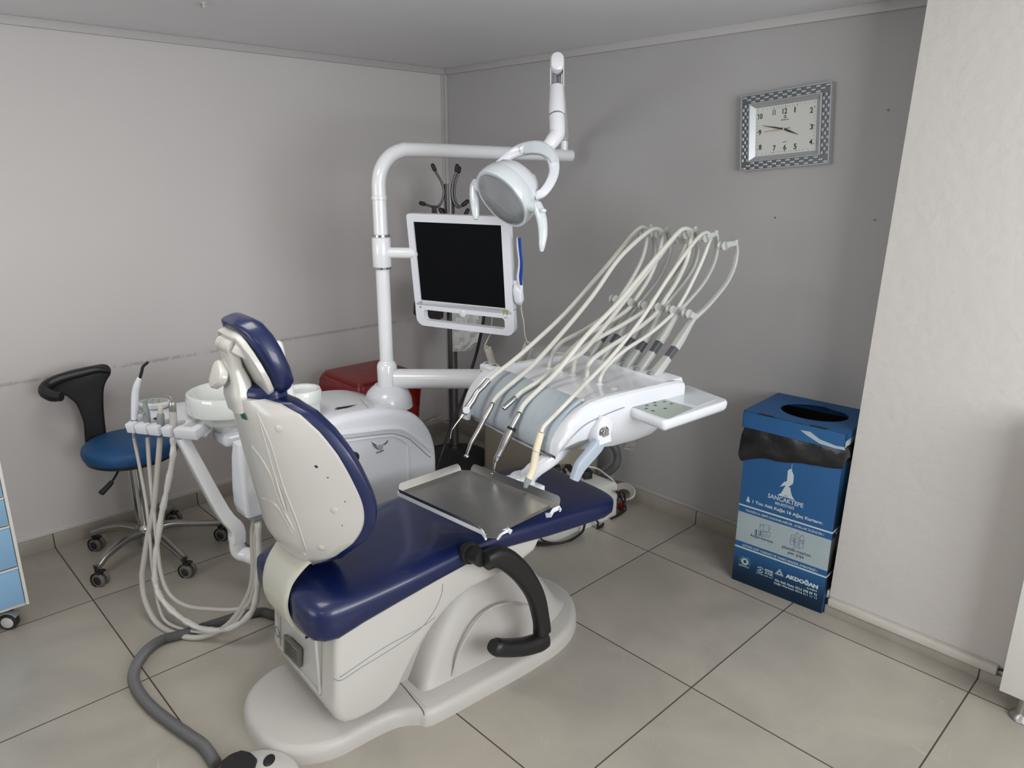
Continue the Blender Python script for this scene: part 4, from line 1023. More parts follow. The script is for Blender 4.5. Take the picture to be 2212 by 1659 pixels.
cc_ = [mp(*p, .0) for p in ((1102, 900), (1104, 940), (1105, 1000), (1117, 1060), (1128, 1120), (1133, 1200), (1148, 1260), (1165, 1295))]
g = Geo(); g.tube(cc_, .0021, 8, 4)
def coil(p0, p1, r, turns, wr):
    p0 = Vector(p0); p1 = Vector(p1); d = (p1-p0).normalized(); a = d.orthogonal().normalized(); b = d.cross(a); n = int(turns*12)
    return [p0.lerp(p1, i/n)+a*r*math.cos(2*math.pi*i/12)+b*r*math.sin(2*math.pi*i/12) for i in range(n+1)]
g.tube(coil(cc_[-1], dep(*z5(1085, 1500), 2.75), .0125, 19, 0), .0024, 6, 1)
part(g, 'coiled_cord', 'cable_white', t)
g = Geo(); q = [dep(*z5(842, 1060), 2.78), dep(*z5(838, 1120), 2.78), dep(*z5(828, 1200), 2.78), dep(*z5(800, 1260), 2.78), dep(*z5(778, 1310), 2.78), dep(*z5(782, 1330), 2.77), dep(*z5(800, 1312), 2.77)]
g.tube([MF @ Vector((.12, -.1, -.03)), dep(*z5(844, 1000), 2.77)]+q, .0021, 8, 4)
g.tube(coil(dep(*z5(800, 1330), 2.78), dep(*z5(866, 1535), 2.8), .0125, 18, 0), .0024, 6, 1)
g.tube([dep(*z5(866, 1535), 2.8), dep(1072, 815, 2.82), dep(1085, 820, 2.85)], .0021, 8, 3)
solo(g, 'coiled_cable', 'cable_white', 'thin white coiled cord dropping behind the monitor, left of the camera wand cord', 'cord')
g = Geo().tube([dep(1046, 640, 2.86), dep(1045, 685, 2.88), dep(1040, 715, 2.9), dep(1030, 760, 2.98), dep(1018, 800, 3.0), dep(1008, 840, 3.0), dep(983, 900, 3.0), dep(955, 975, 3.0), dep(930, 1048, 3.0), at(905, 1110, 'z', .02)], .0065, 10, 5)
solo(g, 'power_cable', 'ink', 'thick black cable running down behind the white swing arm to the floor', 'cable')

# ------------------------------------------------------------------ operating lamp on its balanced arm
RK = .93
def dl(px, py, d): return dep(px, py, d*.93)
lamp = thing('operating_lamp', 'white and pale aqua dental operating lamp with two side handles hanging from the overhead pipe', 'lamp', PIV+Vector((0, 0, 1.69)))
LC = dl(1096, 419, 2.5)
def cdir(r, u, k): return (CR*r+CU*u-CFW*k).normalized()
n_ = cdir(-.643, -.69, .33); e1 = cdir(.627, -.227, .745); e1 = (e1-n_*e1.dot(n_)).normalized(); e2 = n_.cross(e1)
LF = frame(LC, e1, e2, n_) @ Matrix.Scale(.93, 4)     # z = out of the lens
g = Geo(LF)
prof = [(.104, .034), (.110, .030), (.114, .012), (.113, -.006), (.108, -.030), (.099, -.053), (.083, -.074), (.060, -.090), (.032, -.099), (0, -.102)]
g.lathe(prof, 48)
hd_ = part(g, 'lamp_head', 'white', lamp, sharp=60)
g = Geo(LF); g.lathe([(.1125, .034), (.1155, .026), (.1165, .010), (.1155, -.010), (.112, -.018), (.1105, -.017), (.114, .0), (.110, .032)], 48)
part(g, 'rim_band', 'lampblue', lamp, sharp=60)
g = Geo(LF); g.lathe([(.1045, .026), (.1045, .030), (.10, .036), (.07, .041), (.03, .044), (0, .0445)], 48)
part(g, 'lens', 'lens', lamp, sharp=80)
g = Geo(LF); g.lathe([(.104, .028), (.098, .010), (.07, .004), (0, .002)], 40); part(g, 'reflector_plate', 'reflector', lamp)
for (x, y) in ((0, .0), (.062, .018), (-.062, .018), (.042, -.052), (-.042, -.052), (0, .066)):
    rp = part(Geo(LF).lathe([(.02, .012), (.0215, .013), (.0225, .008), (.018, .0), (.010, -.003), (0, -.004)], 24, T=Matrix.Translation((x, y, .008))), 'reflector_cup', 'chrome', lamp)
    part(Geo(LF).ball((x, y, .012), .0055, 12), 'led', 'silver_dark', rp)
g = Geo(LF); g.loft([[(x, y-.012, z) for x, y in rrect(.052*k, .026*k, .014*k)] for z, k in ((-.07, 1.15), (-.094, 1.1), (-.103, .95), (-.105, .8))]); part(g, 'vent_cap', 'lampblue', lamp)
g = Geo(); g.tube([dl(1066, 354, 2.49), dl(1091, 363, 2.47)], .006, 14, 1); g.box((-.006, -.02, -.004), (.03, .006, .004), .002, T=frame(dl(1080, 354, 2.5), e1, n_))
part(g, 'clip_bar', 'white', lamp)
# side joints and handles
RJ = dl(1150, 446, 2.435); LJ = dl(1030, 398, 2.585)
ax = (RJ-LJ).normalized()
for side_, J in ((1, RJ), (-1, LJ)):
    a_ = ax*side_
    jf = frame(J-a_*.024, a_.orthogonal(), a_.cross(a_.orthogonal()), a_) @ Matrix.Scale(.93, 4)
    part(Geo(jf).lathe([(.020, -.01), (.0225, .0), (.0225, .014), (.021, .018), (.018, .019)], 28), 'joint', 'white', lamp)
hr2 = [(1160, 440), (1166, 452), (1170, 476), (1172, 505), (1171, 535)]
g = Geo(); g.tube([RJ-ax*.006, dl(1158, 447, 2.425), dl(1163, 452, 2.42)], [.020, .0205, .018], 24, 3)
g.bar([dl(1160, 440, 2.415), dl(1165, 455, 2.41), dl(1171, 478, 2.405), dl(1173, 506, 2.405), dl(1171, 530, 2.41), dl(1170, 543, 2.415)], [.030, .036, .034, .030, .022, .012], [.024, .028, .026, .024, .018, .010], CFW, 5, rnd=.9)
hh = part(g, 'handle', 'lampblue', lamp)
part(Geo().ball(dl(1174, 455, 2.388), .010, 16, sc=(1, 1, .65)), 'handle_button', 'white', hh)
g = Geo(); g.bar([dl(1030, 390, 2.6), dl(1025, 402, 2.6), dl(1024, 422, 2.6), dl(1026, 445, 2.6), dl(1028, 466, 2.605), dl(1028, 474, 2.605)], [.026, .032, .032, .030, .024, .014], [.022, .026, .026, .024, .02, .012], CFW, 5, rnd=.9)
part(g, 'handle', 'lampblue', lamp)
# yoke
yk = [dl(1158, 424, 2.45), dl(1173, 416, 2.44), dl(1188, 396, 2.45), dl(1197, 370, 2.47), dl(1193, 342, 2.49), dl(1178, 324, 2.51), dl(1157, 319, 2.53), dl(1132, 322, 2.56), dl(1108, 332, 2.58), dl(1086, 348, 2.6), dl(1060, 372, 2.62), dl(1040, 388, 2.61)]
g = Geo(); g.bar(yk, [.028, .030, .032, .034, .040, .046, .048, .044, .036, .030, .026, .024], [.024]*12, CFW, 6, rnd=.55); part(g, 'yoke', 'white', lamp, sharp=60)
g = Geo(); g.bar([p-CFW*.002 for p in (dl(1196, 352, 2.468), dl(1190, 336, 2.478), dl(1176, 323.5, 2.493), dl(1157, 318.5, 2.513), dl(1136, 320.5, 2.54), dl(1126, 325, 2.548))], [.018, .032, .042, .045, .041, .026], [.019]*6, CFW, 6, rnd=.6); part(g, 'yoke_pad', 'lampblue', lamp)
g = Geo(); g.tube([dl(1203, 252, 2.55), dl(1204, 275, 2.54), dl(1203, 290, 2.535), dl(1193, 305, 2.525), dl(1183, 317, 2.52)], [.0272, .0272, .0265, .0255, .022], 28, 5)
g.tube([dl(1185, 315, 2.52), dl(1180, 322, 2.518)], [.0245, .0245], 28, 1); part(g, 'bent_tube', 'pipe', lamp)
g = Geo(); g.tube([dl(1203, 188, 2.6), dl(1203, 192, 2.6), dl(1203, 245, 2.555), dl(1203, 247, 2.555)], [.0255, .0275, .0285, .0275], 28, 1); part(g, 'sleeve', 'pipe', lamp)
part(Geo().tube([dl(1203, 245, 2.557), dl(1203, 253, 2.55)], .0265, 24, 1), 'sleeve_gap', 'greyplastic', lamp)
g = Geo()
for x in (-14, 14): g.bar([dl(1203+x, 140, 2.66), dl(1203+x, 190, 2.6)], .005, .03, CFW, 1)
part(g, 'fork_plates', 'white', lamp)
part(Geo().tube([dl(1199, 150, 2.66), dl(1199, 190, 2.61)], .008, 14, 1), 'spring_rod', 'chrome', lamp)
part(Geo().tube([dl(1208, 150, 2.665), dl(1208, 190, 2.615)], .006, 14, 1), 'tension_rod', 'steel', lamp)
jf = frame(dl(1203, 139, 2.64), CR, CU, -CFW) @ Matrix.Scale(.93, 4)
g = Geo(jf); g.loft([[(x*k, y*k, z) for x, y in rrect(.0248, .034, .0247, 6)] for z, k in ((-.03, 1), (.022, 1), (.03, .93), (.033, .8))]); part(g, 'elbow_cap', 'pipe', lamp)
EL_ = dl(1203, 150, 2.68)
g = Geo(); g.tube([EL_, EL_.lerp(PIV+Vector((0, 0, 1.69)), .5), PIV+Vector((0, 0, 1.685))], .022, 24, 1); part(g, 'rear_arm', 'pipe', lamp)

RK = 1.0
# ------------------------------------------------------------------ steel instrument tray and its carrier
tz_ = .655
co = [at(px, py, 'z', tz_) for px, py in ((866, 1066), (1012, 1016), (1205, 1088), (1070, 1165))]
zJ = lambda a, b: (840+a/5.53, 980+b/5.53)
def tz(a, b, z=tz_): return at(*zJ(a, b), 'z', z)
pF = [tz(130, 462), tz(1100, 905), tz(1135, 930), tz(1170, 1000), tz(1290, 1003), tz(1330, 950), tz(1400, 905), tz(1920, 650), tz(2035, 612), tz(975, 200), tz(865, 195), tz(125, 455)]
steel = thing('steel_tray', 'scratched stainless steel instrument tray with upturned rims and cut corners over the seat', 'tray', sum(pF, Vector())/len(pF))
g = Geo(); n = len(pF); e = Vector((0, 0, .0015)); g.add([p for p in pF]+[p-e for p in pF], [list(range(n)), [n+i for i in range(n)][::-1]]+[[i, n+i, n+(i+1) % n, (i+1) % n] for i in range(n)])
part(g, 'tray_floor', 'steel', steel)
def rim(a, b, h, lean, nm='rim', cut=.012):
    a = Vector(a); b = Vector(b); d = (b-a).normalized(); o = Vector((d.y, -d.x, 0))
    if o.dot(a-sum(pF, Vector())/n) < 0: o = -o
    o = o*lean; U = Vector((0, 0, h)); k = [a, a+U*.55+o*.55+d*.001, a+U*.9+o*.9+d*cut*.5, a+U+o+d*cut, b+U+o-d*cut, b+U*.9+o*.9-d*cut*.5, b+U*.55+o*.55-d*.001, b]
    t_ = o.normalized()*.0014 if lean else Vector((d.y, -d.x, 0))*.0014
    gg = Geo(); m = len(k); gg.add(k+[p+t_ for p in k], [list(range(m)), [m+i for i in range(m)][::-1]]+[[i, m+i, m+(i+1) % m, (i+1) % m] for i in range(m)])
    return part(gg, nm, 'steel', steel)
rim(pF[11], pF[10], .021, .008); rim(pF[9], pF[8], .021, .008); rim(pF[0], pF[1], .012, .004, cut=.003); rim(pF[6], pF[7], .012, .004, cut=.003)
car = thing('tray_carrier', 'white plastic carrier frame with corner clips under the steel tray', 'tray carrier', (sum(pF, Vector())/len(pF))-Vector((0, 0, .02)))
g = Geo()
def strip(P, h, t_):
    g_ = Geo(); return g_
P0, P1, P2_ = tz(110, 475, .648), tz(1115, 935, .648), tz(1160, 1003, .648)
g.bar([P0, P1, P2_], .005, .014, (0, 0, 1), 1)
part(g, 'front_lip', 'white', car); g = Geo()
Q = [tz(1300, 1005, .648), tz(1345, 945, .648), tz(1420, 910, .651), tz(1465, 940, .646)]
g.bar(Q, .005, .013, (0, 0, 1), 1)
part(g, 'corner_clip', 'white', car); g = Geo()
Q = [tz(1880, 735, .644), tz(1930, 735, .65), tz(1965, 675, .651), tz(2035, 645, .653), tz(2050, 680, .648)]
g.bar(Q, .005, .013, (0, 0, 1), 1)
part(g, 'corner_clip', 'white', car)
g = Geo()
g.bar([(P0+tz(1465, 940, .64))/2, (tz(975, 200, .64)+tz(2035, 612, .64))/2], .12, .006, (0, 0, 1), 1)
g.bar([tz(200, 470, .639), tz(1880, 640, .639)], .03, .006, (0, 0, 1), 1)
part(g, 'cross_bars', 'white', car)
g = Geo(); b0 = tz(1560, 300, .66); 
pc = [tz(1395, 262, .664), tz(1460, 243, .664), tz(1500, 240, .664), tz(1620, 225, .664), tz(1735, 300, .664), tz(1740, 420, .664), tz(1600, 380, .664)]
pc = [tz(*p, .662) for p in ((1395, 265), (1480, 243), (1500, 255), (1640, 250), (1745, 330), (1745, 380), (1600, 350))]
g.add([p for p in pc]+[p-Vector((0, 0, .014)) for p in pc], [list(range(7)), [7+i for i in range(7)][::-1]]+[[i, 7+i, 7+(i+1) % 7, (i+1) % 7] for i in range(7)])
g.box((tz(1720, 380).x-.025, tz(1720, 380).y-.05, .636), (tz(1720, 380).x+.02, tz(1720, 380).y+.03, .652), .002)
g.lathe([(.04, 0), (.04, .006), (.036, .01), (.0, .012)], 32, T=Matrix.Translation(tz(1600, 290, .660)))
part(g, 'swivel_plate', 'white', car)

# ------------------------------------------------------------------ rolling stool
SX, SY = .345, -1.905
stool = thing('stool', 'blue round seat swivel stool with black moulded back on five castors by the wall', 'stool', (SX, SY, 0))
ST = Matrix.Translation((SX-.01, SY, 0))
g = Geo().lathe([(0, .445), (.15, .445), (.166, .449), (.174, .462), (.177, .48), (.172, .497), (.155, .508), (.10, .514), (0, .516)], 48, T=ST); part(g, 'seat', 'blue_seat', stool, sharp=80)
part(Geo().lathe([(0, .436), (.155, .436), (.165, .442), (.168, .452), (0, .452)], 40, T=ST), 'seat_pan', 'black', stool)
CT = Matrix.Translation((SX, SY, 0))
part(Geo().lathe([(.0, .40), (.034, .40), (.034, .425), (.028, .436)], 24, T=CT), 'column_cap', 'black', stool)
part(Geo().lathe([(.027, .17), (.027, .40)], 28, T=CT).lathe([(.022, .06), (.022, .17)], 24, T=CT), 'gas_column', 'chrome', stool)
part(Geo().lathe([(.0, .055), (.03, .055), (.036, .075), (.036, .125), (.03, .14), (.026, .145)], 28, T=CT), 'hub', 'alu', stool)
whl = [(.141, -2.048), (.451, -2.119), (.615, -1.852), (.414, -1.628), (.122, -1.725)]
for wx, wy in whl:
    d = Vector((wx-SX, wy-SY, 0)); L_ = d.length; d.normalize()
    g = Geo(); c_ = Vector((SX, SY, 0))
    g.bar([c_+d*.02+Vector((0, 0, .112)), c_+d*.10+Vector((0, 0, .118)), c_+d*.19+Vector((0, 0, .098)), c_+d*(L_-.012)+Vector((0, 0, .078)), c_+d*(L_+.004)+Vector((0, 0, .075))], [.045, .036, .03, .03, .028], [.035, .028, .022, .022, .022], (0, 0, 1), 4, rnd=.6)
    part(g, 'leg', 'alu', stool)
    g = Geo(); g.tube([(wx, wy, .05), (wx, wy, .078)], .009, 12, 1)
    cs = part(g, 'castor', 'black', stool)
    sd = Vector((-d.y, d.x, 0)); off = d*-.006
    cw = Vector((wx, wy, .027))+Vector((.012, .006, 0))
    hx = Vector((.55, -.83, 0)).normalized()
    wf = frame(cw, Vector((0, 0, 1)), hx.cross(Vector((0, 0, 1))).cross(hx).cross(hx) if False else Vector((0, 0, 1)).cross(hx), None)
    wf = frame(cw, Vector((0, 0, 1)), hx.cross(Vector((0, 0, 1))))
    for s_ in (-1, 1):
        part(Geo().lathe([(.010, s_*.006), (.024, s_*.006), (.027, s_*.009), (.027, s_*.017), (.024, s_*.020), (.019, s_*.0205)], 26, T=wf), 'wheel', 'tyre', cs)
        part(Geo().lathe([(0, s_*.0215), (.015, s_*.0215), (.02, s_*.019)], 22, T=wf), 'wheel_cap', 'black', cs)
    g = Geo(); 
    hood = [[(r_*math.cos(a), r_*math.sin(a), z_) for a in [math.radians(q) for q in range(-20, 161, 15)]] for r_, z_ in ((.029, -.02), (.0325, -.019), (.0325, .019), (.029, .02))]
    g.loft(hood, T=wf, caps=(False, False)); g.loft([hood[3], hood[0]], T=wf, caps=(False, False)); part(g, 'hood', 'black', cs)
g = Geo().tube([(SX+.01, SY-.01, .438), tuple(at(262, 1000, 'x', .385)), tuple(at(257, 1013, 'x', .395)), tuple(at(250, 1028, 'x', .41)), tuple(at(240, 1043, 'x', .425))], .004, 8, 3); lv = part(g, 'lever', 'ink', stool)
part(Geo().bar([at(242, 1040, 'x', .425), at(236, 1048, 'x', .43), at(218, 1066, 'x', .445)], [.014, .018, .022], [.014, .016, .018], (0, 0, 1), 2, rnd=.6), 'lever_grip', 'black', lv)
# moulded back
bp0 = Vector((.165, -1.965, 0)); bn = Vector((.98, -.2, 0)).normalized()
z1 = lambda a, b: (a*.3858, 660+b*.3858)
BFm = frame(bp0, Vector((-bn.y, bn.x, 0)), (0, 0, 1))
def bk_(a, b): q = BFm.inverted() @ pl(*z1(a, b), bp0, bn); return (q.x, q.y)
outp = [(478, 790), (472, 720), (466, 655), (448, 600), (425, 550), (395, 522), (360, 500), (300, 500), (245, 495), (224, 470), (232, 438), (262, 412), (320, 388), (400, 362), (480, 345), (560, 330), (600, 333), (620, 355), (617, 385), (598, 415), (582, 460), (579, 530), (583, 610), (592, 690), (598, 760)]
pp = [Vector((*bk_(*p), 0)) for p in outp]; pp = [(p.x, p.y) for p in catmull(pp, 3)]
g = Geo(BFm); g.prism(pp, -.014, .016, 'z', .009, 3)
part(g, 'back', 'pu', stool)
g = Geo()
tp_ = [Vector(bp0)*0 for _ in ()]
def bw(a, b, off): q = bk_(a, b); return BFm @ Vector((q[0], q[1], off))
g.bar([bw(612, 362, .01), bw(540, 352, .018), bw(440, 372, .024), bw(330, 400, .03), bw(265, 432, .04), bw(250, 458, .065), bw(290, 470, .10), bw(340, 468, .12)], [.03, .036, .036, .038, .042, .044, .044, .034], [.024, .03, .034, .036, .04, .042, .042, .034], (0, 0, 1), 6, rnd=.85)
part(g, 'wrap_rail', 'pu', stool)
part(Geo().box((.15, -1.99, .438), (.3, -1.93, .450), .004), 'back_bracket', 'black', stool)

# ------------------------------------------------------------------ coat rack in the corner
KX, KY = .39, -.30
rack = thing('coat_rack', 'steel coat rack with black tipped hooks and round black base in the corner', 'coat rack', (KX, KY, 0))
KT = Matrix.Translation((KX, KY, 0))
part(Geo().lathe([(.0, 0), (.2, 0), (.2, .012), (.185, .022), (.12, .035), (.07, .05), (.04, .07), (.032, .085)], 48, T=KT), 'base', 'pu', rack)
part(Geo().lathe([(.0255, .07), (.0255, 1.475), (.0, 1.476)], 28, T=KT), 'pole', 'gunmetal', rack)
zR = lambda a, b: (860+a*.09042, 340+b*.09042)
pn = Vector((CP.x-KX, CP.y-KY, 0)).normalized()
def rk(a, b, off=0): return pl(*zR(a, b), Vector((KX, KY, 0))+pn*off, pn)
def hook(pts, off=.0, top=True, bot=True):
    g = Geo(); P = [rk(*p, off) for p in pts]; g.tube(P, .0062, 12, 6); h_ = part(g, 'hook', 'gunmetal', rack)
    if top: part(Geo().tube([P[0]+(P[0]-P[1]).normalized()*.006, P[0].lerp(P[1], .55)], .0105, 14, 1, round_end=True), 'tip', 'black', h_)
    if bot: part(Geo().tube([P[-1]+(P[-1]-P[-2]).normalized()*.006, P[-1].lerp(P[-2], .7)], .0105, 14, 1, round_end=True), 'tip', 'black', h_)
hook([(840, 220), (900, 350), (1020, 560), (1075, 720), (1090, 840), (1060, 1010), (980, 1150), (880, 1190), (760, 1160), (640, 1120), (570, 1100)])
hook([(1405, 235), (1385, 370), (1320, 560), (1290, 760), (1300, 960), (1360, 1120), (1440, 1190), (1520, 1160), (1630, 1070)], .03)
hook([(1455, 290), (1440, 380), (1375, 560), (1345, 760), (1350, 950), (1400, 1110), (1460, 1180), (1530, 1150), (1590, 1110)], -.03)
hook([(1020, 1270), (1080, 1380), (1110, 1560), (1100, 1700)], .03, bot=False)
hook([(1650, 1290), (1590, 1400), (1440, 1560), (1380, 1700)], .0, bot=False)
hook([(1075, 1290), (1110, 1380), (1130, 1560), (1120, 1700)], -.02, bot=False)
# dark bag hanging from the left hook
g = Geo(); P = [rk(860, 1150, .02), rk(870, 1400, .02), rk(860, 2200, .01), rk(760, 2800, .0)]
g.bar(P, [.022, .03, .03, .03], .014, pn, 4)
hb = thing('hanging_bag', 'black shoulder bag hanging from the left hook, behind the monitor', 'bag', rk(640, 3750, 0))
part(g, 'strap', 'brownleather', hb)
g = Geo(); bb = [rk(*p, .02) for p in ((480, 2950), (380, 3500), (370, 3700), (520, 3840), (900, 3900), (1080, 3800), (1100, 3600), (1060, 2950))]
m = len(bb); g.add([p+pn*.035 for p in bb]+[p-pn*.035 for p in bb], [list(range(m)), [m+i for i in range(m)][::-1]]+[[i, m+i, m+(i+1) % m, (i+1) % m] for i in range(m)])
part(g, 'bag_body', 'brownleather', hb)
# white carrier bag
zB = lambda a, b: (880+a*.10850, 620+b*.10850)
def wb_(a, b, off=.05): return pl(*zB(a, b), Vector((KX, KY, 0))+pn*off, pn)
g = Geo(); rows_ = []
lft = [(885, 300), (885, 500), (890, 800), (895, 1100), (900, 1290)]; rgt = [(1500, 300), (1490, 560), (1500, 850), (1440, 1100), (1240, 1270)]
for k in range(13):
    v = k/12*4; i = min(3, int(v)); f_ = v-i
    a = Vector((*lft[i], 0)).lerp(Vector((*lft[i+1], 0)), f_); b = Vector((*rgt[i], 0)).lerp(Vector((*rgt[i+1], 0)), f_)
    r_ = []
    for j in range(17):
        u = j/16; q = a.lerp(b, u); r_.append(wb_(q.x, q.y, .05+.028*math.sin(math.pi*u)**.5+.008*math.sin(u*19+k*1.1)+.006*math.sin(k*2.3+u*7)))
    for j in range(17):
        u = 1-j/16; q = a.lerp(b, u); r_.append(wb_(q.x, q.y, .05-.022*math.sin(math.pi*u)**.5*(1 if k < 12 else .3)))
    rows_.append(r_)
g.loft(rows_)
cbag = thing('carrier_bag', 'crumpled white carrier bag hanging on the coat rack below the monitor', 'bag', wb_(1150, 1280))
part(g, 'bag_body', 'bagwhite', cbag, sharp=25)
part(Geo().tube([wb_(1000, 320), wb_(1080, 100), wb_(1000, -200, .03), rk(1100, 1700, .03)], .005, 8, 4), 'bag_handle', 'bagwhite', cbag)

# ------------------------------------------------------------------ bin with red bag behind the unit
rb = thing('red_bag_bin', 'square waste bin wrapped in a red plastic bag behind the dental unit', 'bin', (.37, -.80, 0))
g = Geo(); R0 = Vector((.365, -.80, 0)); rings = []
for z, k, wv in ((0, .86, 0), (.10, .88, .004), (.28, .93, .007), (.42, .97, .009), (.50, 1.0, .010), (.52, 1.05, .006), (.555, 1.05, .003), (.575, 1.0, .002)):
    base_ = rrect(.178*k, .178*k, .03, 6); m = len(base_)
    rings.append([(R0.x+x*(1+wv*math.sin(i*2.7+z*9)/.18), R0.y+y*(1+wv*math.cos(i*2.1+z*13)/.18), z+(.004*math.sin(i*1.7) if z > .5 else 0)) for i, (x, y) in enumerate(base_)])
g.loft(rings); part(g, 'bag', 'red', rb, sharp=50)
g = Geo().loft([[(R0.x+x, R0.y+y, z) for x, y in rrect(w_, w_, .03, 6)] for z, w_ in ((.57, .172), (.59, .168), (.594, .15))]); part(g, 'lid', 'red', rb)

# ------------------------------------------------------------------ beige cabinet box and suction unit near the back wall
bgx = thing('storage_box', 'beige rounded equipment housing against the back wall beneath the console', 'equipment box', (.92, -.2, 0))
g = Geo().loft([[(x+.915, y-.165, z) for x, y in rrect(w_, d_, .04, 6)] for z, w_, d_ in ((.0, .27, .125), (.012, .285, .135), (.03, .292, .14), (.44, .292, .14), (.455, .285, .135), (.46, .27, .12))])
part(g, 'housing', 'beige', bgx)
part(Geo().box((.64, -.306, .43), (1.19, -.3045, .4315)), 'lid_seam', 'dark', bgx)
sub = thing('junction_box', 'low white floor junction box with domed lid and tangled cables at the chair toe', 'junction box', (1.30, -.38, 0))
fp = [(1.452, -.205), (1.432, -.585), (1.415, -.605), (1.336, -.66), (1.18, -.60), (1.10, -.5), (1.10, -.19)]
g = Geo().prism(fp, .0, .155, 'z', .0)
b2 = inset(fp, -.0) if False else fp
cxx = Vector((sum(p[0] for p in fp)/7, sum(p[1] for p in fp)/7, 0))
def sc_(k): return [(cxx.x+(p[0]-cxx.x)*k, cxx.y+(p[1]-cxx.y)*k) for p in fp]
g = Geo().loft([[(x, y, z) for x, y in sc_(k)] for z, k in ((0, 1), (.15, 1), (.162, .985), (.17, .95), (.18, .8), (.186, .55), (.188, .2))])
part(g, 'casing', 'boxwhite', sub, sharp=25)
g = Geo().tube([(1.445, -.225, .163), (1.425, -.58, .163), (1.405, -.60, .163), (1.34, -.645, .163)], .003, 8, 3); part(g, 'edge_bead', 'boxwhite', sub)
def onz(px, py, z): return at(px, py, 'z', z)
zS = lambda a, b: (1080+a/5.924, 940+b/5.924)
ad = thing('power_adapter', 'black power adapter with glowing green light on the junction box', 'power adapter', onz(*zS(680, 500), .19))
A0 = onz(*zS(600, 480), .2); A1 = onz(*zS(760, 480), .2); dx = (A1-A0).normalized()
g = Geo(); T = frame((A0+A1)/2+Vector((0, 0, .012)), dx, Vector((-dx.y, dx.x, 0)))
g.box((-.034, -.022, -.022), (.034, .022, .022), .005, 3, T=T); adb = part(g, 'body', 'ink', ad)
part(Geo().ball(onz(*zS(615, 430), .205)+(CP-onz(*zS(615, 430), .205)).normalized()*.028, .003, 10), 'indicator', 'led', ad)
part(Geo().tube([onz(*zS(760, 440), .21), onz(*zS(820, 440), .21), onz(*zS(845, 500), .2), onz(*zS(860, 560), .195), onz(*zS(870, 600), .19)], .004, 8, 4), 'cord', 'ink', ad)
pg = thing('power_plug', 'black mains plug lying beside the power adapter', 'plug', onz(*zS(870, 420), .2))
part(Geo().bar([onz(*zS(835, 400), .21), onz(*zS(880, 400), .21), onz(*zS(915, 455), .2)], [.012, .024, .020], [.012, .022, .018], (0, 0, 1), 2, rnd=.5), 'body', 'ink', pg)
part(Geo().tube([onz(*zS(840, 410), .21), onz(*zS(800, 445), .205), onz(*zS(840, 500), .2)], .0035, 8, 3), 'cord', 'ink', pg)
pb = thing('power_brick', 'small black box on the junction box behind the blue handle', 'power supply', onz(*zS(1100, 540), .19))
bt_ = onz(*zS(1110, 500), .205); T = frame(bt_, (.45, .9, 0), (-.9, .45, 0)); part(Geo().box((-.02, -.02, -.016), (.02, .02, .016), .002, T=T).box((-.022, -.022, .012), (.022, .022, .019), .001, T=T), 'body', 'ink', pb)
ck = thing('cable_connector', 'black cable connector hanging over the edge by the blue handle', 'connector', onz(*zS(1040, 640), .18))
part(Geo().bar([onz(*zS(1000, 600), .2), onz(*zS(1025, 625), .2), onz(*zS(1065, 690), .185)], [.006, .016, .014], [.006, .012, .012], (0, 0, 1), 2, rnd=.4), 'body', 'ink', ck)
def cable(pts, r, mt, nm, lab, cat='cable', grp=None):
    g = Geo(); g.tube([p if isinstance(p, Vector) else onz(*zS(p[0], p[1]), p[2]) for p in pts], r, 10, 5); return solo(g, nm, mt, lab, cat, grp)
cable([(1085, 1130, .08), (1075, 1180, .04), (1050, 1240, .012), (960, 1310, .008), (820, 1370, .008), (640, 1395, .008), (450, 1385, .008), (330, 1345, .008), (220, 1290, .008)], .0055, 'ink', 'floor_cable', 'thick black cable looping on the floor in front of the junction box')
cable([(1040, 1250, .02), (920, 1340, .019), (760, 1378, .02), (560, 1375, .019), (400, 1350, .019), (300, 1310, .018)], .0045, 'ink', 'floor_cable', 'thinner black cable lying on top of the loop before the junction box')
cable([(510, 1290, .03), (540, 1340, .02), (620, 1370, .018), (700, 1395, .010), (560, 1410, .008), (420, 1400, .008)], .004, 'ink', 'floor_cable', 'short black cable end crossing the loop under the chair toe')
cable([(1235, 1090, .07), (1255, 1120, .04), (1250, 1170, .01), (1290, 1160, .008), (1325, 1130, .008), (1300, 1170, .008), (1240, 1195, .008)], .0045, 'ink', 'floor_cable', 'small black cable bend at the foot of the junction box')
cable([(1485, 715, .15), (1530, 770, .09), (1580, 860, .045), (1615, 940, .02), (1570, 990, .008), (1490, 1040, .008), (1420, 1070, .008)], .0045, 'ink', 'side_cable', 'black cable draped beside the white coil near the wall')
cable([(1520, 800, .06), (1530, 740, .10), (1560, 715, .11), (1590, 760, .09), (1600, 850, .05), (1570, 960, .02), (1500, 1030, .008)], .0045, 'brownleather', 'side_cable', 'brownish black cable arching over the white coil near the wall')
cc0 = onz(*zS(1600, 800), .02)
g = Geo()
for k in range(4):
    r_ = .040+.005*k; g.tube([cc0+Vector((r_*math.cos(a)*1.1, r_*math.sin(a)*.55-.012, .024+r_*math.sin(a)*.5+.004*k)) for a in [i*math.pi/10 for i in range(21)]], .0055, 8, 1)
g.tube([onz(*zS(1130, 400), .2), onz(*zS(1250, 430), .19), onz(*zS(1350, 500), .18), onz(*zS(1440, 570), .165), onz(*zS(1490, 640), .12), onz(*zS(1505, 700), .08), cc0+Vector((-.05, .0, .02))], .0045, 8, 4)
solo(g, 'coiled_white_cable', 'cable_white', 'white cable coiled on the floor beside the junction box by the wall', 'cable')
fl = onz(*zS(1600, 900), 0)
solo(Geo().box((fl.x-.11, fl.y-.05, 0), (fl.x+.04, fl.y+.06, .004), .001), 'floor_drain_plate', 'beige', 'dull brown floor plate under the white cable coil', 'floor plate')
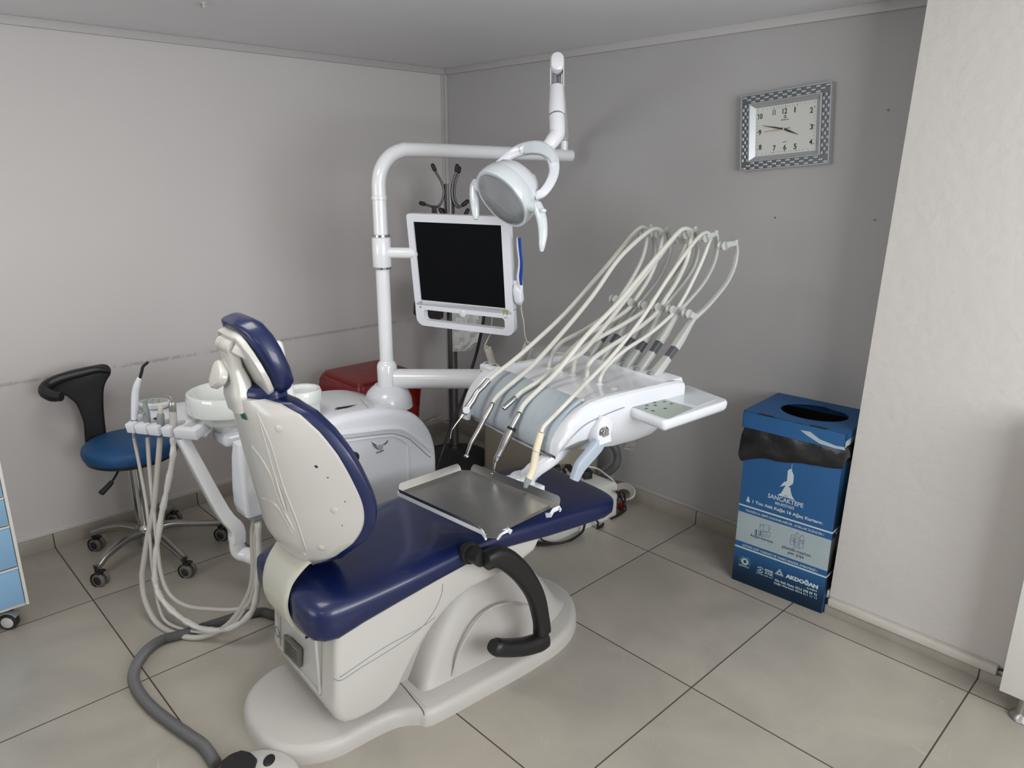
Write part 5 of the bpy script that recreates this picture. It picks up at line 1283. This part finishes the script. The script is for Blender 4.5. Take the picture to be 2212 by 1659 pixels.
rp_ = onz(*zS(1555, 905), .02); solo(Geo().box((rp_.x-.012, rp_.y-.016, .005), (rp_.x+.012, rp_.y+.012, .035), .004), 'red_connector', 'red', 'small red valve knob under the cables by the wall', 'knob')
g = Geo(); gh = [at(1300, 960, 'y', -.10), at(1327, 965, 'y', -.08), at(1334, 985, 'y', -.07), at(1330, 1005, 'y', -.08), at(1312, 1022, 'y', -.10), at(1290, 1040, 'y', -.13), at(1270, 1050, 'z', .14)]
gh = [at(1280, 935, 'y', -.12), at(1305, 940, 'y', -.09)]+gh[1:]
g.tube(gh, .019, 16, 6); solo(g, 'waste_hose', 'corr', 'thick dark grey hose bending behind the console into the junction box', 'hose')
# loose white cables in the corner
zC = lambda a, b: (640+a/3.95, 740+b/3.95)
for k, (A_, B_, C_) in enumerate((((1100, 690), (1180, 650), (1260, 665)), ((1105, 705), (1200, 670), (1300, 685)), ((1100, 680), (1150, 668), (1262, 620)))):
    z_ = .075+.012*k
    P = [at(*zC(*q), 'x', .05+.02*j) for j, q in enumerate((A_, B_, C_))]
    solo(Geo().tube(P, .004, 8, 5), 'wall_cable', 'cable_white', ['thin off-white wall cable in the corner, lowest of three strands', 'thin off-white wall cable in the corner, longest of three strands', 'thin off-white wall cable in the corner, rising highest of three strands'][k], 'cable', 'loose cables in the room corner')

# ------------------------------------------------------------------ corrugated hose and foot control
hp_ = [at(px, py, 'z', .017) for px, py in ((466, 1650), (440, 1612), (410, 1590), (370, 1562), (330, 1530), (300, 1495), (288, 1462), (298, 1430), (320, 1402), (350, 1382), (390, 1371), (430, 1358), (470, 1345), (520, 1330), (565, 1322))]+[Vector((1.16, -1.72, .017)), Vector((1.25, -1.6, .017))]
P = catmull(hp_, 40); d_ = [0]
for a, b in zip(P, P[1:]): d_.append(d_[-1]+(b-a).length)
nR = int(d_[-1]/.0031); xs = np.linspace(0, d_[-1], nR)
Q = [Vector([float(np.interp(x, d_, [p[i] for p in P])) for i in range(3)]) for x in xs]
g = Geo(); g.tube(Q, [.0172 if i % 2 else .0142 for i in range(len(Q))], 14, 1)
solo(g, 'corrugated_hose', 'corr', 'ribbed dark grey floor hose curving from the foot control to the unit', 'hose', sharp=60)
fc = at(540, 1619, 'z', .045); hdn = Vector((CP.x-fc.x, CP.y-fc.y, 0)).normalized(); fcc = fc+hdn*.105
fp_ = thing('foot_control', 'round white foot control with black dial and oval button at the bottom edge', 'foot control', (fcc.x, fcc.y, 0))
FT = Matrix.Translation((fcc.x, fcc.y, 0))
part(Geo().lathe([(0, 0), (.11, 0), (.115, .006), (.115, .022), (.109, .034), (.095, .044), (.05, .048), (0, .049)], 56, T=FT), 'housing', 'cream', fp_)
k0 = at(513, 1650, 'z', .06); kd = Vector((k0.x, k0.y, .046))
rg = []
for z, kk in ((0, 1), (.010, 1), (.016, .92), (.017, .6), (.0172, .1)):
    rg.append([(kd.x+(.045+.003*max(0, math.cos(5*a))**4)*kk*math.cos(a), kd.y+(.045+.003*max(0, math.cos(5*a))**4)*kk*math.sin(a), kd.z+z) for a in [i*math.pi/30 for i in range(60)]])
dial = part(Geo().loft(rg), 'dial', 'pu', fp_, 'black ribbed dial')
for a in range(5):
    t = a*2*math.pi/5+.4; part(Geo().tube([kd+Vector((.02*math.cos(t), .02*math.sin(t), .0172)), kd+Vector((.034*math.cos(t+.1), .034*math.sin(t+.1), .0165))], .0011, 6, 1), 'groove', 'ink', dial)
o0 = at(581, 1641, 'z', .05); of = frame((o0.x, o0.y, .043), (CU.x, CU.y, 0), (-CU.y, CU.x, 0))
part(Geo(of).loft([[(.022*k*math.cos(a), .0145*k*math.sin(a), z) for a in [i*math.pi/16 for i in range(32)]] for z, k in ((-.006, 1), (.005, 1), (.007, .85))]), 'oval_button', 'pu', fp_)

# ------------------------------------------------------------------ drawer cart at the left edge
cart = thing('drawer_cart', 'white cart with pale blue drawers on castors, cut off at the left edge', 'cart', (.38, -2.63, 0))
g = Geo().box((.16, -2.886, .085), (.585, -2.37, .80), .004)
part(g, 'carcass', 'cupboard', cart)
part(Geo().box((.585, -2.376, .092), (.597, -2.366, .79), .001), 'edge_strip', 'cupboard', cart)
zz = [.098, .2435, .397, .5, .60, .69, .785]
for a, b in zip(zz, zz[1:]):
    d = part(Geo().box((.582, -2.88, a+.004), (.6, -2.378, b-.004), .003, 2), 'drawer', 'drawer', cart)
    part(Geo().box((.598, -2.88, b-.007), (.604, -2.378, b-.002), .001), 'pull_edge', 'cupboard', d)
for x, y in ((.545, -2.415), (.545, -2.84), (.20, -2.415), (.20, -2.84)):
    cs = part(Geo().tube([(x, y, .06), (x, y, .088)], .008, 12, 1), 'castor', 'black', cart)
    wf = frame((x+.004, y-.012, .03), (0, 0, 1), Vector((.8, -.6, 0)).cross(Vector((0, 0, 1))))
    part(Geo().lathe([(.019, -.014), (.027, -.014), (.03, -.010), (.03, .010), (.027, .014), (.020, .015)], 30, T=wf), 'wheel', 'black', cs)
    part(Geo().lathe([(0, .0165), (.018, .0165), (.021, .0145)], 26, T=wf), 'wheel_cap', 'whip', cs)
    hood = [[(r_*math.cos(a), r_*math.sin(a), z_) for a in [math.radians(q) for q in range(-60, 100, 12)]] for r_, z_ in ((.031, -.016), (.036, -.015), (.036, .010), (.031, .011))]
    g = Geo(); g.loft(hood, T=wf, caps=(False, False)); g.loft([hood[3], hood[0]], T=wf, caps=(False, False)); part(g, 'hood', 'greyplastic', cs)

# ------------------------------------------------------------------ white cupboard at the right edge
cup = thing('cupboard', 'white cupboard on chrome feet, cut off at the right edge', 'cupboard', (3.36, -.36, 0))
part(Geo().box((3.036, -.43, .088), (3.7, -.29, .90), .002), 'carcass', 'cupboard', cup)
for x in (3.098, 3.64):
    for y in (-.40,) if x < 3.2 else (-.40,):
        part(Geo().lathe([(0, 0), (.034, 0), (.036, .004), (.032, .012), (.024, .018), (.021, .024), (.021, .088)], 32, T=Matrix.Translation((x, y+.02, 0))), 'foot', 'alu', cup)

# ------------------------------------------------------------------ recycling bin of printed board
bin_ = thing('recycling_bin', 'tall printed blue cardboard recycling bin with black liner between the wall and the pier', 'bin', (2.28, -.16, 0))
bu = Vector((.345, .022, 0)).normalized(); bv = Vector((-bu.y, bu.x, 0))
BF = frame((2.111, -.309, 0), bu, bv)
W_, Dp = .348, .285
g = Geo(BF)
def panel(x0, x1, y0, y1, z0, z1, mi): g.box((x0, y0, z0), (x1, y1, z1), 0, mi=mi)
for z0, z1, mi in ((0, .149, 0), (.149, .172, 0), (.172, .294, 1), (.294, .66, 0)):
    panel(0, W_, 0, .004, z0, z1, mi); panel(W_-.004, W_, .004, Dp, z0, z1, mi); panel(0, .004, .004, Dp, z0, z1, mi); panel(.004, W_-.004, Dp-.004, Dp, z0, z1, mi)
g.box((0, 0, 0), (W_, Dp, .004))
for z in (.1475, .322): g.box((-.0003, -.0006, z-.003), (W_+.0006, Dp, z+.003), mi=2)
part(g, 'board_body', ['card', 'cardgrey', 'print'], bin_)
# liner collar
g = Geo(BF); rings = []
for z, ex, wv in ((.655, .004, .0), (.63, .008, .002), (.60, .012, .004), (.565, .013, .005), (.53, .012, .006), (.508, .008, .006), (.500, .003, .005), (.505, .0015, 0)):
    r = []
    base_ = rrect(W_/2+ex, Dp/2+ex, .008, 2); seg = []
    for i in range(len(base_)):
        a = Vector((*base_[i], 0)); b = Vector((*base_[(i+1) % len(base_)], 0)); k = 14 if (b-a).length > .1 else 1
        for q in range(k): seg.append(a.lerp(b, q/k))
    for i, p in enumerate(seg):
        s_ = wv*(math.sin(i*1.3+z*40)+.6*math.sin(i*2.9-z*25)); d = p.normalized() if p.length else p
        r.append((W_/2+p.x+d.x*max(-.001, s_), Dp/2+p.y+d.y*max(-.001, s_), z+((.008*math.sin(i*.35+1)+.004*math.sin(i*.9)) if z < .54 else 0)+(.075*min(1, max(0, (W_/2+p.x)/W_))*(.655-z)/.15)))
    rings.append(r)
g.loft(rings, caps=(False, False)); part(g, 'liner', 'bag', bin_, sharp=50)
g = Geo(BF); g.loft([[(W_/2+x, Dp/2+y, z) for x, y in rrect(W_/2-.008, Dp/2-.008, .01)] for z in (.66, .45, .3)], caps=(False, True)); part(g, 'liner_inside', 'bag', bin_)
# lid with heart-like round opening
g = Geo(BF); lx0, lx1, ly0, ly1 = -.012, W_+.006, -.012, Dp+.006
zt_ = .697
hole = []
for k in range(48):
    a = 2*math.pi*k/48; rx = .118; ry = .098; x = W_/2+.012+rx*math.cos(a); y = Dp/2+ry*math.sin(a)
    if 50 < math.degrees(a) % 360 < 90: y -= .012*math.sin(math.radians((math.degrees(a)-50)*4.5))
    hole.append((x, y))
outer = []
for k in range(48):
    a = 2*math.pi*k/48; c, s_ = math.cos(a), math.sin(a); hx, hy = (lx1-lx0)/2, (ly1-ly0)/2; t_ = min(hx/abs(c) if abs(c) > 1e-6 else 9, hy/abs(s_) if abs(s_) > 1e-6 else 9)
    outer.append(((lx0+lx1)/2+c*t_, (ly0+ly1)/2+s_*t_))
for cx_, cy_ in ((lx0, ly0), (lx1, ly0), (lx1, ly1), (lx0, ly1)):
    j = min(range(48), key=lambda i: (outer[i][0]-cx_)**2+(outer[i][1]-cy_)**2); outer[j] = (cx_, cy_)
framed(outer, hole, zt_-.004, zt_, g)
for x0, x1, y0, y1 in ((lx0, lx1, ly0, ly0+.004), (lx1-.004, lx1, ly0, ly1), (lx0, lx0+.004, ly0, ly1), (lx0, lx1, ly1-.004, ly1)): g.box((x0, y0, .634), (x1, y1, zt_-.001))
lid = part(g, 'lid', 'card', bin_, sharp=20)
for x in (.045, .232): part(Geo(BF).box((x, ly0-.0006, zt_-.003), (x+.058, ly0+.008, zt_+.0006)), 'slot', 'ink', lid)
g = Geo(BF); tp = [(.2, .672), (.235, .674), (.27, .655), (.325, .646), (.352, .648), (.357, .638), (.32, .636), (.27, .640), (.225, .658)]
g.add([(x, ly0-.0008, z) for x, z in tp], [list(range(len(tp)))]); g.box((lx1-.001, ly0, .645), (lx1+.0006, ly0+.10, .668)); part(g, 'peeling_tape', 'cardgrey', lid)
# printing on the front
def BT(x, z): return frame((x, -.0008, z), (1, 0, 0), (0, 0, 1))
prt = []
def ink_text(body, x0, x1, z, h, mt='print', bold=.0, nm='lettering'):
    g = Geo(BF); g.text(body, .02, BT((x0+x1)/2, z), .0005, width=x1-x0, height=h, bold=bold); part(g, nm, mt, bin_)
ink_text('SANCAKTEPE', .107, .238, .391, .017, bold=.0003)
ink_text('BELEDİYESİ', .137, .207, .372, .0135, bold=.0002)
ink_text('1 Ton Atık Kağıt 16 Ağaç Kurtarır.', .052, .313, .347, .0165, bold=.0006)
ink_text('YALNIZCA GERİ KAZANILABİLİR  ATIKLAR İÇİNDİR !', .027, .321, .3065, .0125, bold=.0003)
ink_text('LÜTFEN ÇÖP YABANCI VE YANICI MADDE ATMAYINIZ !', .03, .315, .1595, .0125, bold=.0003)
ink_text('kağıt-karton', .059, .145, .212, .0155, 'printblue')
ink_text('plastik-naylon', .181, .286, .208, .0155, 'printblue')
ink_text('pet şişe', .205, .263, .1925, .0145, 'printblue')
ink_text('AKDOĞAN', .206, .325, .1005, .0215, bold=.0012)
ink_text('KAĞIT', .287, .324, .0815, .0085, bold=.0003)
ink_text('Alo Atık Hattı: 0216 398 09 72', .167, .325, .0655, .0105, bold=.0003)
ink_text('Çağrı Merkezi: 0216 311 11 11', .166, .325, .052, .0105, bold=.0003)
ink_text('SIFIR', .126, .160, .0905, .0095, bold=.0004)
ink_text('ATIK', .126, .160, .0785, .0095, bold=.0004)
ink_text('"geleceğin değer katar"', .094, .162, .0665, .006)
ink_text('ÇEVKO', .022, .066, .0725, .008)
ink_text('2008', .165, .180, .409, .004, 'printblue')
y_ = -.0008
def inkpoly(P, mt='print', nm='printed_shape'): g = Geo(BF); [g.add([(x, y_, z) for x, z in p], [list(range(len(p)))]) for p in P]; return part(g, nm, mt, bin_)
zT = lambda a, b: (1570+a*.12658, 980+b*.12658)
def bpx(a, b): q = BF.inverted() @ pl(*zT(a, b), BF @ Vector((0, 0, 0)), bv); return (q.x, q.z)
fig = [(1115, 165), (1119, 165), (1112, 285), (1145, 370), (1138, 480), (1125, 520), (1060, 560), (1055, 572), (1085, 578), (1092, 640), (1110, 710), (1140, 765), (1170, 798), (1010, 745), (860, 705), (930, 670), (975, 590), (1010, 535), (960, 550), (915, 562), (912, 552), (945, 530), (940, 512), (975, 500), (965, 490), (1000, 475), (1030, 465), (1042, 290), (1085, 258), (1105, 262)]
inkpoly([[bpx(*p) for p in fig]], nm='emblem_figure')
def bpx2(a, b): q = BF.inverted() @ pl(1570+a*.12658, 1120+b*.12658, BF @ Vector((0, 0, 0)), bv); return (q.x, q.z)
tr = [(368, 725), (385, 760), (378, 762), (395, 790), (385, 790), (405, 825), (375, 820), (370, 838), (362, 838), (362, 818), (328, 808), (345, 785), (338, 780), (355, 755), (350, 752)]
inkpoly([[bpx(*p) for p in tr]], nm='tree_symbol')
def ringpts(cx_, cz_, r0, r1, a0, a1, n=20):
    out = []
    for k in range(n):
        A = math.radians(a0+(a1-a0)*k/n); B = math.radians(a0+(a1-a0)*(k+1)/n)
        out.append([(cx_+r*math.cos(t), cz_+r*math.sin(t)) for r, t in ((r0, A), (r0, B), (r1, B), (r1, A))])
    return out
inkpoly(ringpts(.046, .0935, .0155, .0142, 0, 360, 28), nm='recycling_symbol')
g = Geo(BF)
for s_ in (0, 180):
    for p in ringpts(.046, .0935, .0125, .0075, s_+10, s_+150, 10): g.add([(x, y_, z) for x, z in p], [[0, 1, 2, 3]])
    a = math.radians(s_+10); c_ = (.046+.010*math.cos(a), .0935+.010*math.sin(a)); d = (math.sin(a), -math.cos(a)); r_ = (math.cos(a), math.sin(a))
    g.add([(c_[0]+r_[0]*.006, y_, c_[1]+r_[1]*.006), (c_[0]-r_[0]*.006, y_, c_[1]-r_[1]*.006), (c_[0]+d[0]*.008, y_, c_[1]+d[1]*.008)], [[0, 1, 2]])
part(g, 'recycling_arrows', 'print', bin_)
for k, ch in enumerate('YEŞİL NOKTA'):
    if ch == ' ': continue
    a = math.radians(200-k*22); g = Geo(BF); T = frame((.046+.0215*math.cos(a), y_, .0935+.0215*math.sin(a)), (math.sin(a), 0, -math.cos(a)), (math.cos(a), 0, math.sin(a))); g.text(ch, .0055, T, .0004); part(g, 'ring_letter', 'print', bin_)
inkpoly(ringpts(.109, .0835, .0125, .0095, 15, 160, 12)+ringpts(.109, .0835, .0125, .0095, 195, 345, 12)+[[(.106, .0795), (.112, .0795), (.112, .0875), (.106, .0875)], [(.105, .0805), (.113, .0805), (.113, .0865), (.105, .0865)]], nm='zero_waste_symbol')
tri = lambda k, dx=0: [(.1675+.012*(1-k)+dx, .0905+.004*(1-k)), (.1955-.004*(1-k)+dx, .0905+.004*(1-k)), (.1815+dx, .1175-.008*(1-k))]
def tframe(o, i): return [[o[j], o[(j+1) % 3], i[(j+1) % 3], i[j]] for j in range(3)]
def tri2(s): c_ = (.1815, .0985); P = [(.1655, .0895), (.1985, .0895), (.182, .1165)]; return [(c_[0]+(p[0]-c_[0])*s, c_[1]+(p[1]-c_[1])*s) for p in P]
inkpoly(tframe(tri2(1), tri2(.78))+tframe(tri2(.62), tri2(.38)), nm='triangle_symbol')
# line drawings of boxes and bottles
def lines(L, mt='printblue', nm='line_drawing', w=.0009):
    g = Geo(BF)
    for l in L:
        for p, q in zip(l, l[1:]):
            P = Vector(p); Q_ = Vector(q); d = (Q_-P); 
            if d.length < 1e-6: continue
            nn = Vector((-d.y, d.x)).normalized()*w/2; g.add([(a.x, y_, a.y) for a in (P+nn, Q_+nn, Q_-nn, P-nn)], [[0, 1, 2, 3]])
    part(g, nm, mt, bin_)
def B2(L): return [[bpx2(*p) for p in l] for l in L]
lines(B2([[(480, 185), (475, 265), (615, 305), (622, 230), (480, 185)], [(545, 205), (540, 285)], [(600, 225), (595, 300)], [(570, 120), (570, 190), (715, 235), (722, 165)], [(560, 85), (745, 130)], [(560, 85), (580, 110), (570, 130), (610, 130), (635, 105), (625, 200)], [(745, 130), (725, 150), (745, 185), (725, 190)], [(622, 230), (680, 225), (745, 240), (735, 300), (720, 325), (620, 300)], [(680, 225), (675, 285), (735, 300)], [(630, 270), (665, 275)]]), nm='boxes_drawing')
inkpoly([[bpx2(*p) for p in l] for l in ([(497, 190), (515, 196), (510, 272), (492, 266)], [(568, 215), (582, 218), (577, 292), (562, 288)])], 'printblue', 'parcel_stripes')
lines(B2([[(1120, 275), (1150, 285), (1165, 320), (1150, 455), (1085, 440), (1080, 400), (1095, 300), (1120, 275)], [(1110, 330), (1130, 325), (1145, 350), (1135, 390), (1115, 385), (1108, 350), (1110, 330)], [(1165, 290), (1195, 245), (1225, 255), (1222, 300), (1225, 330)], [(1150, 380), (1200, 340), (1235, 360), (1245, 510), (1150, 490), (1150, 380)], [(1175, 400), (1215, 395), (1222, 440), (1210, 480), (1175, 470), (1175, 400)], [(1250, 370), (1248, 330), (1275, 295), (1300, 290), (1320, 330), (1318, 380), (1250, 370)], [(1255, 380), (1310, 392)], [(1255, 400), (1310, 412)], [(1255, 420), (1310, 432)], [(1318, 380), (1300, 510), (1250, 505)], [(1275, 285), (1305, 290)], [(1185, 245), (1220, 252)]]), nm='bottles_drawing')
# side face marks
g = Geo(BF); T = frame((W_+.0008, .05, .0935), (0, 1, 0), (0, 0, 1)); 
for k in range(18):
    A = 2*math.pi*k/18; B = 2*math.pi*(k+1)/18; g.add([(.0155*math.cos(t)*r, .0155*math.sin(t)*r, 0) for r, t in ((1, A), (1, B), (.85, B), (.85, A))], [[0, 1, 2, 3]], T=T)
part(g, 'side_symbol', 'print', bin_)
part(Geo(BF).text('YALNIZCA', .01, frame((W_+.0008, .06, .3065), (0, 1, 0), (0, 0, 1)), .0004, width=.05, height=.011), 'side_lettering', 'print', bin_)

# ------------------------------------------------------------------ wall clock
ck_a = math.radians(4.6)
CKF = frame((1.996, -.030, 1.687), (math.cos(ck_a), 0, math.sin(ck_a)), (-math.sin(ck_a), 0, math.cos(ck_a)))   # z towards the room
clock = thing('wall_clock', 'silver rectangular wall clock with woven brick pattern frame hanging slightly tilted', 'clock', (1.996, -.015, 1.55))
HW, HH, IW, IH, DWd, DH = .171, .136, .136, .102, .1165, .0865
g = Geo(CKF)
rct = lambda a, b: [(a, b), (-a, b), (-a, -b), (a, -b)]
framed(rct(HW, HH), rct(IW-.004, IH-.004), -.028, -.006, g); framed(rct(HW, HH), rct(HW-.003, HH-.003), -.006, .002, g); framed(rct(IW+.003, IH+.003), rct(IW, IH), -.006, .002, g)
part(g, 'frame', 'silver', clock, sharp=20)
g = Geo(CKF)
def brick(x0, x1, y0, y1): g.box((x0, y0, -.008), (x1, y1, .0), .0012, 1)
rw = (HW-.0035-(IW+.0035))/3
nb = 17; L0, L1 = -HW+.006, HW-.006
for k in range(3):
    for sgn in (1, -1):
        yb = IH+.0035+k*rw*((HH-.0035-IH-.0035)/(HW-.0035-IW-.0035))
        hh2 = (HH-.0035-IH-.0035)/3
        for j in range(19):
            if (j+k) % 2: continue
            xa = -HW+.004+j*(2*HW-.008)/19; xb = xa+(2*HW-.008)/19
            if abs((xa+xb)/2) > abs(yb+hh2/2)*0+IW+.0035+(k+1)*rw: continue
            ya, yb2 = sorted((sgn*yb, sgn*(yb+hh2))); brick(xa+.0006, xb-.0006, ya+.0008, yb2-.0008)
        xb_ = IW+.0035+k*rw
        for j in range(16):
            if (j+k) % 2: continue
            ya = -IH-.002+j*(2*IH+.004)/16; y1_ = ya+(2*IH+.004)/16
            xa, xb2 = sorted((sgn*xb_, sgn*(xb_+rw))); brick(xa+.0008, xb2-.0008, ya+.0006, y1_-.0006)
part(g, 'brick_pattern', 'silver', clock, sharp=20)
g = Geo(CKF); framed(rct(HW-.003, HH-.003), rct(IW+.003, IH+.003), -.010, -.0055, g); part(g, 'pattern_recess', 'silver_dark', clock)
g = Geo(CKF)
o, i_ = rct(IW, IH), rct(DWd, DH)
g.add([(x, y, .001) for x, y in o]+[(x*.985, y*.985, .003) for x, y in o]+[(x, y, -.012) for x, y in i_], [[k, (k+1) % 4, 4+(k+1) % 4, 4+k] for k in range(4)]+[[4+k, 4+(k+1) % 4, 8+(k+1) % 4, 8+k] for k in range(4)])
part(g, 'bezel', 'silver', clock, sharp=20)
dl_ = part(Geo(CKF).box((-DWd-.002, -DH-.002, -.014), (DWd+.002, DH+.002, -.012)), 'dial', 'dial', clock)
def cpx(a, b): q = CKF.inverted() @ pl(1570+a*.13867, 160+b*.13867, CKF @ Vector((0, 0, -.0115)), CKF.to_3x3() @ Vector((0, 0, 1))); return q.x, q.y
for txt, a, b in (('10', 525, 660), ('11', 737, 597), ('12', 905, 575), ('1', 1062, 553), ('2', 1320, 560), ('3', 1320, 820), ('4', 1308, 1057), ('5', 1065, 1125), ('6', 903, 1140), ('7', 740, 1152), ('8', 520, 1140), ('9', 515, 910)):
    x, y = cpx(a, b); w_ = {'10': .0165, '11': .0105, '12': .0175, '1': .0042}.get(txt, .0108)
    g = Geo(CKF); g.text(txt, .02, Matrix.Translation((x, y, -.0115)), .0004, width=w_, height=.019, bold=.0004); part(g, 'numeral', 'ink', dl_)
g = Geo(CKF)
for k in range(60):
    t = math.radians(90-6*k); c, s_ = math.cos(t), math.sin(t); m_ = min((DWd-.005)/abs(c) if abs(c) > 1e-6 else 9, (DH-.005)/abs(s_) if abs(s_) > 1e-6 else 9)
    l_ = .0065 if k % 5 else .0075; w_ = .0004 if k % 5 else .0009
    p = Vector((c*m_, s_*m_)); q = p-Vector((c, s_))*l_; n2 = Vector((-s_, c))*w_
    g.add([(v.x, v.y, -.0116) for v in (p+n2, q+n2, q-n2, p-n2)], [[0, 1, 2, 3]])
part(g, 'minute_marks', 'ink', dl_)
x, y = cpx(908, 708); g = Geo(CKF).text('BELLANOVA', .005, Matrix.Translation((x, y, -.0115)), .0004, width=.0285, height=.0042); part(g, 'lettering', 'ink', dl_)
x, y = cpx(900, 1057); g = Geo(CKF).text('QUARTZ', .005, Matrix.Translation((x, y, -.0115)), .0004, width=.018, height=.0034); part(g, 'lettering', 'ink', dl_)
x, y = cpx(908, 665); g = Geo(CKF); n_k = 20
for k in range(n_k):
    A = 2*math.pi*k/n_k; B = 2*math.pi*(k+1)/n_k
    def dp(t, r): return (x+r*math.cos(t)*(.0048), y+r*math.sin(t)*.005+(.0022*r*max(0, math.sin(t))**6), -.0116)
    g.add([dp(A, 1), dp(B, 1), dp(B, .5), dp(A, .5)], [[0, 1, 2, 3]])
part(g, 'drop_symbol', 'ink', dl_)
def hand(tip, tail, w0, w1, z, nm, mt, a0=(893, 855)):
    c_ = Vector(cpx(*a0)); t_ = Vector(cpx(*tip)); d = (t_-c_).normalized(); b_ = c_-d*tail; n2 = Vector((-d.y, d.x)); L_ = (t_-c_).length
    m_ = c_+d*L_*.35
    P = [b_+n2*w0, m_+n2*w1, t_+n2*.0005, t_-n2*.0005, m_-n2*w1, b_-n2*w0]
    gg = Geo(CKF); gg.add([(p.x, p.y, z) for p in P]+[(p.x, p.y, z+.0008) for p in P], [list(range(6))[::-1], [6+k for k in range(6)]]+[[k, (k+1) % 6, 6+(k+1) % 6, 6+k] for k in range(6)])
    part(gg, nm, mt, clock)
hand((1115, 940), .010, .0016, .0032, -.009, 'hour_hand', 'ink')
hand((567, 805), .012, .0014, .0024, -.0075, 'minute_hand', 'ink')
hand((595, 905), .026, .0011, .0006, -.006, 'second_hand', 'redink')
x, y = cpx(893, 855); part(Geo(CKF).lathe([(0, -.0035), (.0028, -.004), (.0036, -.006), (.0036, -.012)], 18, T=Matrix.Translation((x, y, 0))), 'hub', 'brass', clock)

# ------------------------------------------------------------------ wall plugs, scuffs and ceiling hook
for k, ((x, z), lab) in enumerate((((2.344, 1.734), 'small wall plug with screw right of the clock'), ((1.986, 1.369), 'small nail hole plug on the wall below the clock'), ((2.349, 1.377), 'small wall plug low on the wall next to the pier'))):
    t = thing('wall_plug', lab, 'wall plug', (x, -.001, z), group='wall plugs left in the back wall')
    T = frame((x, 0, z), (1, 0, 0), (0, 0, 1))
    part(Geo().lathe([(0, .002), (.0045, .002), (.0055, .0)], 14, T=T), 'plug', 'wall_grey', t)
    part(Geo().lathe([(0, .006), (.0018, .006), (.002, .002)], 10, T=T), 'screw', 'dark', t)
hk = thing('ceiling_hook', 'small white plastic bracket on the ceiling at the upper edge', 'hook', (.703, -1.589, ZC))
part(Geo().box((.685, -1.597, ZC-.006), (.722, -1.580, ZC), .001).box((.690, -1.593, ZC-.018), (.698, -1.585, ZC), .001).box((.709, -1.593, ZC-.018), (.717, -1.585, ZC), .001), 'bracket', 'trim', hk)
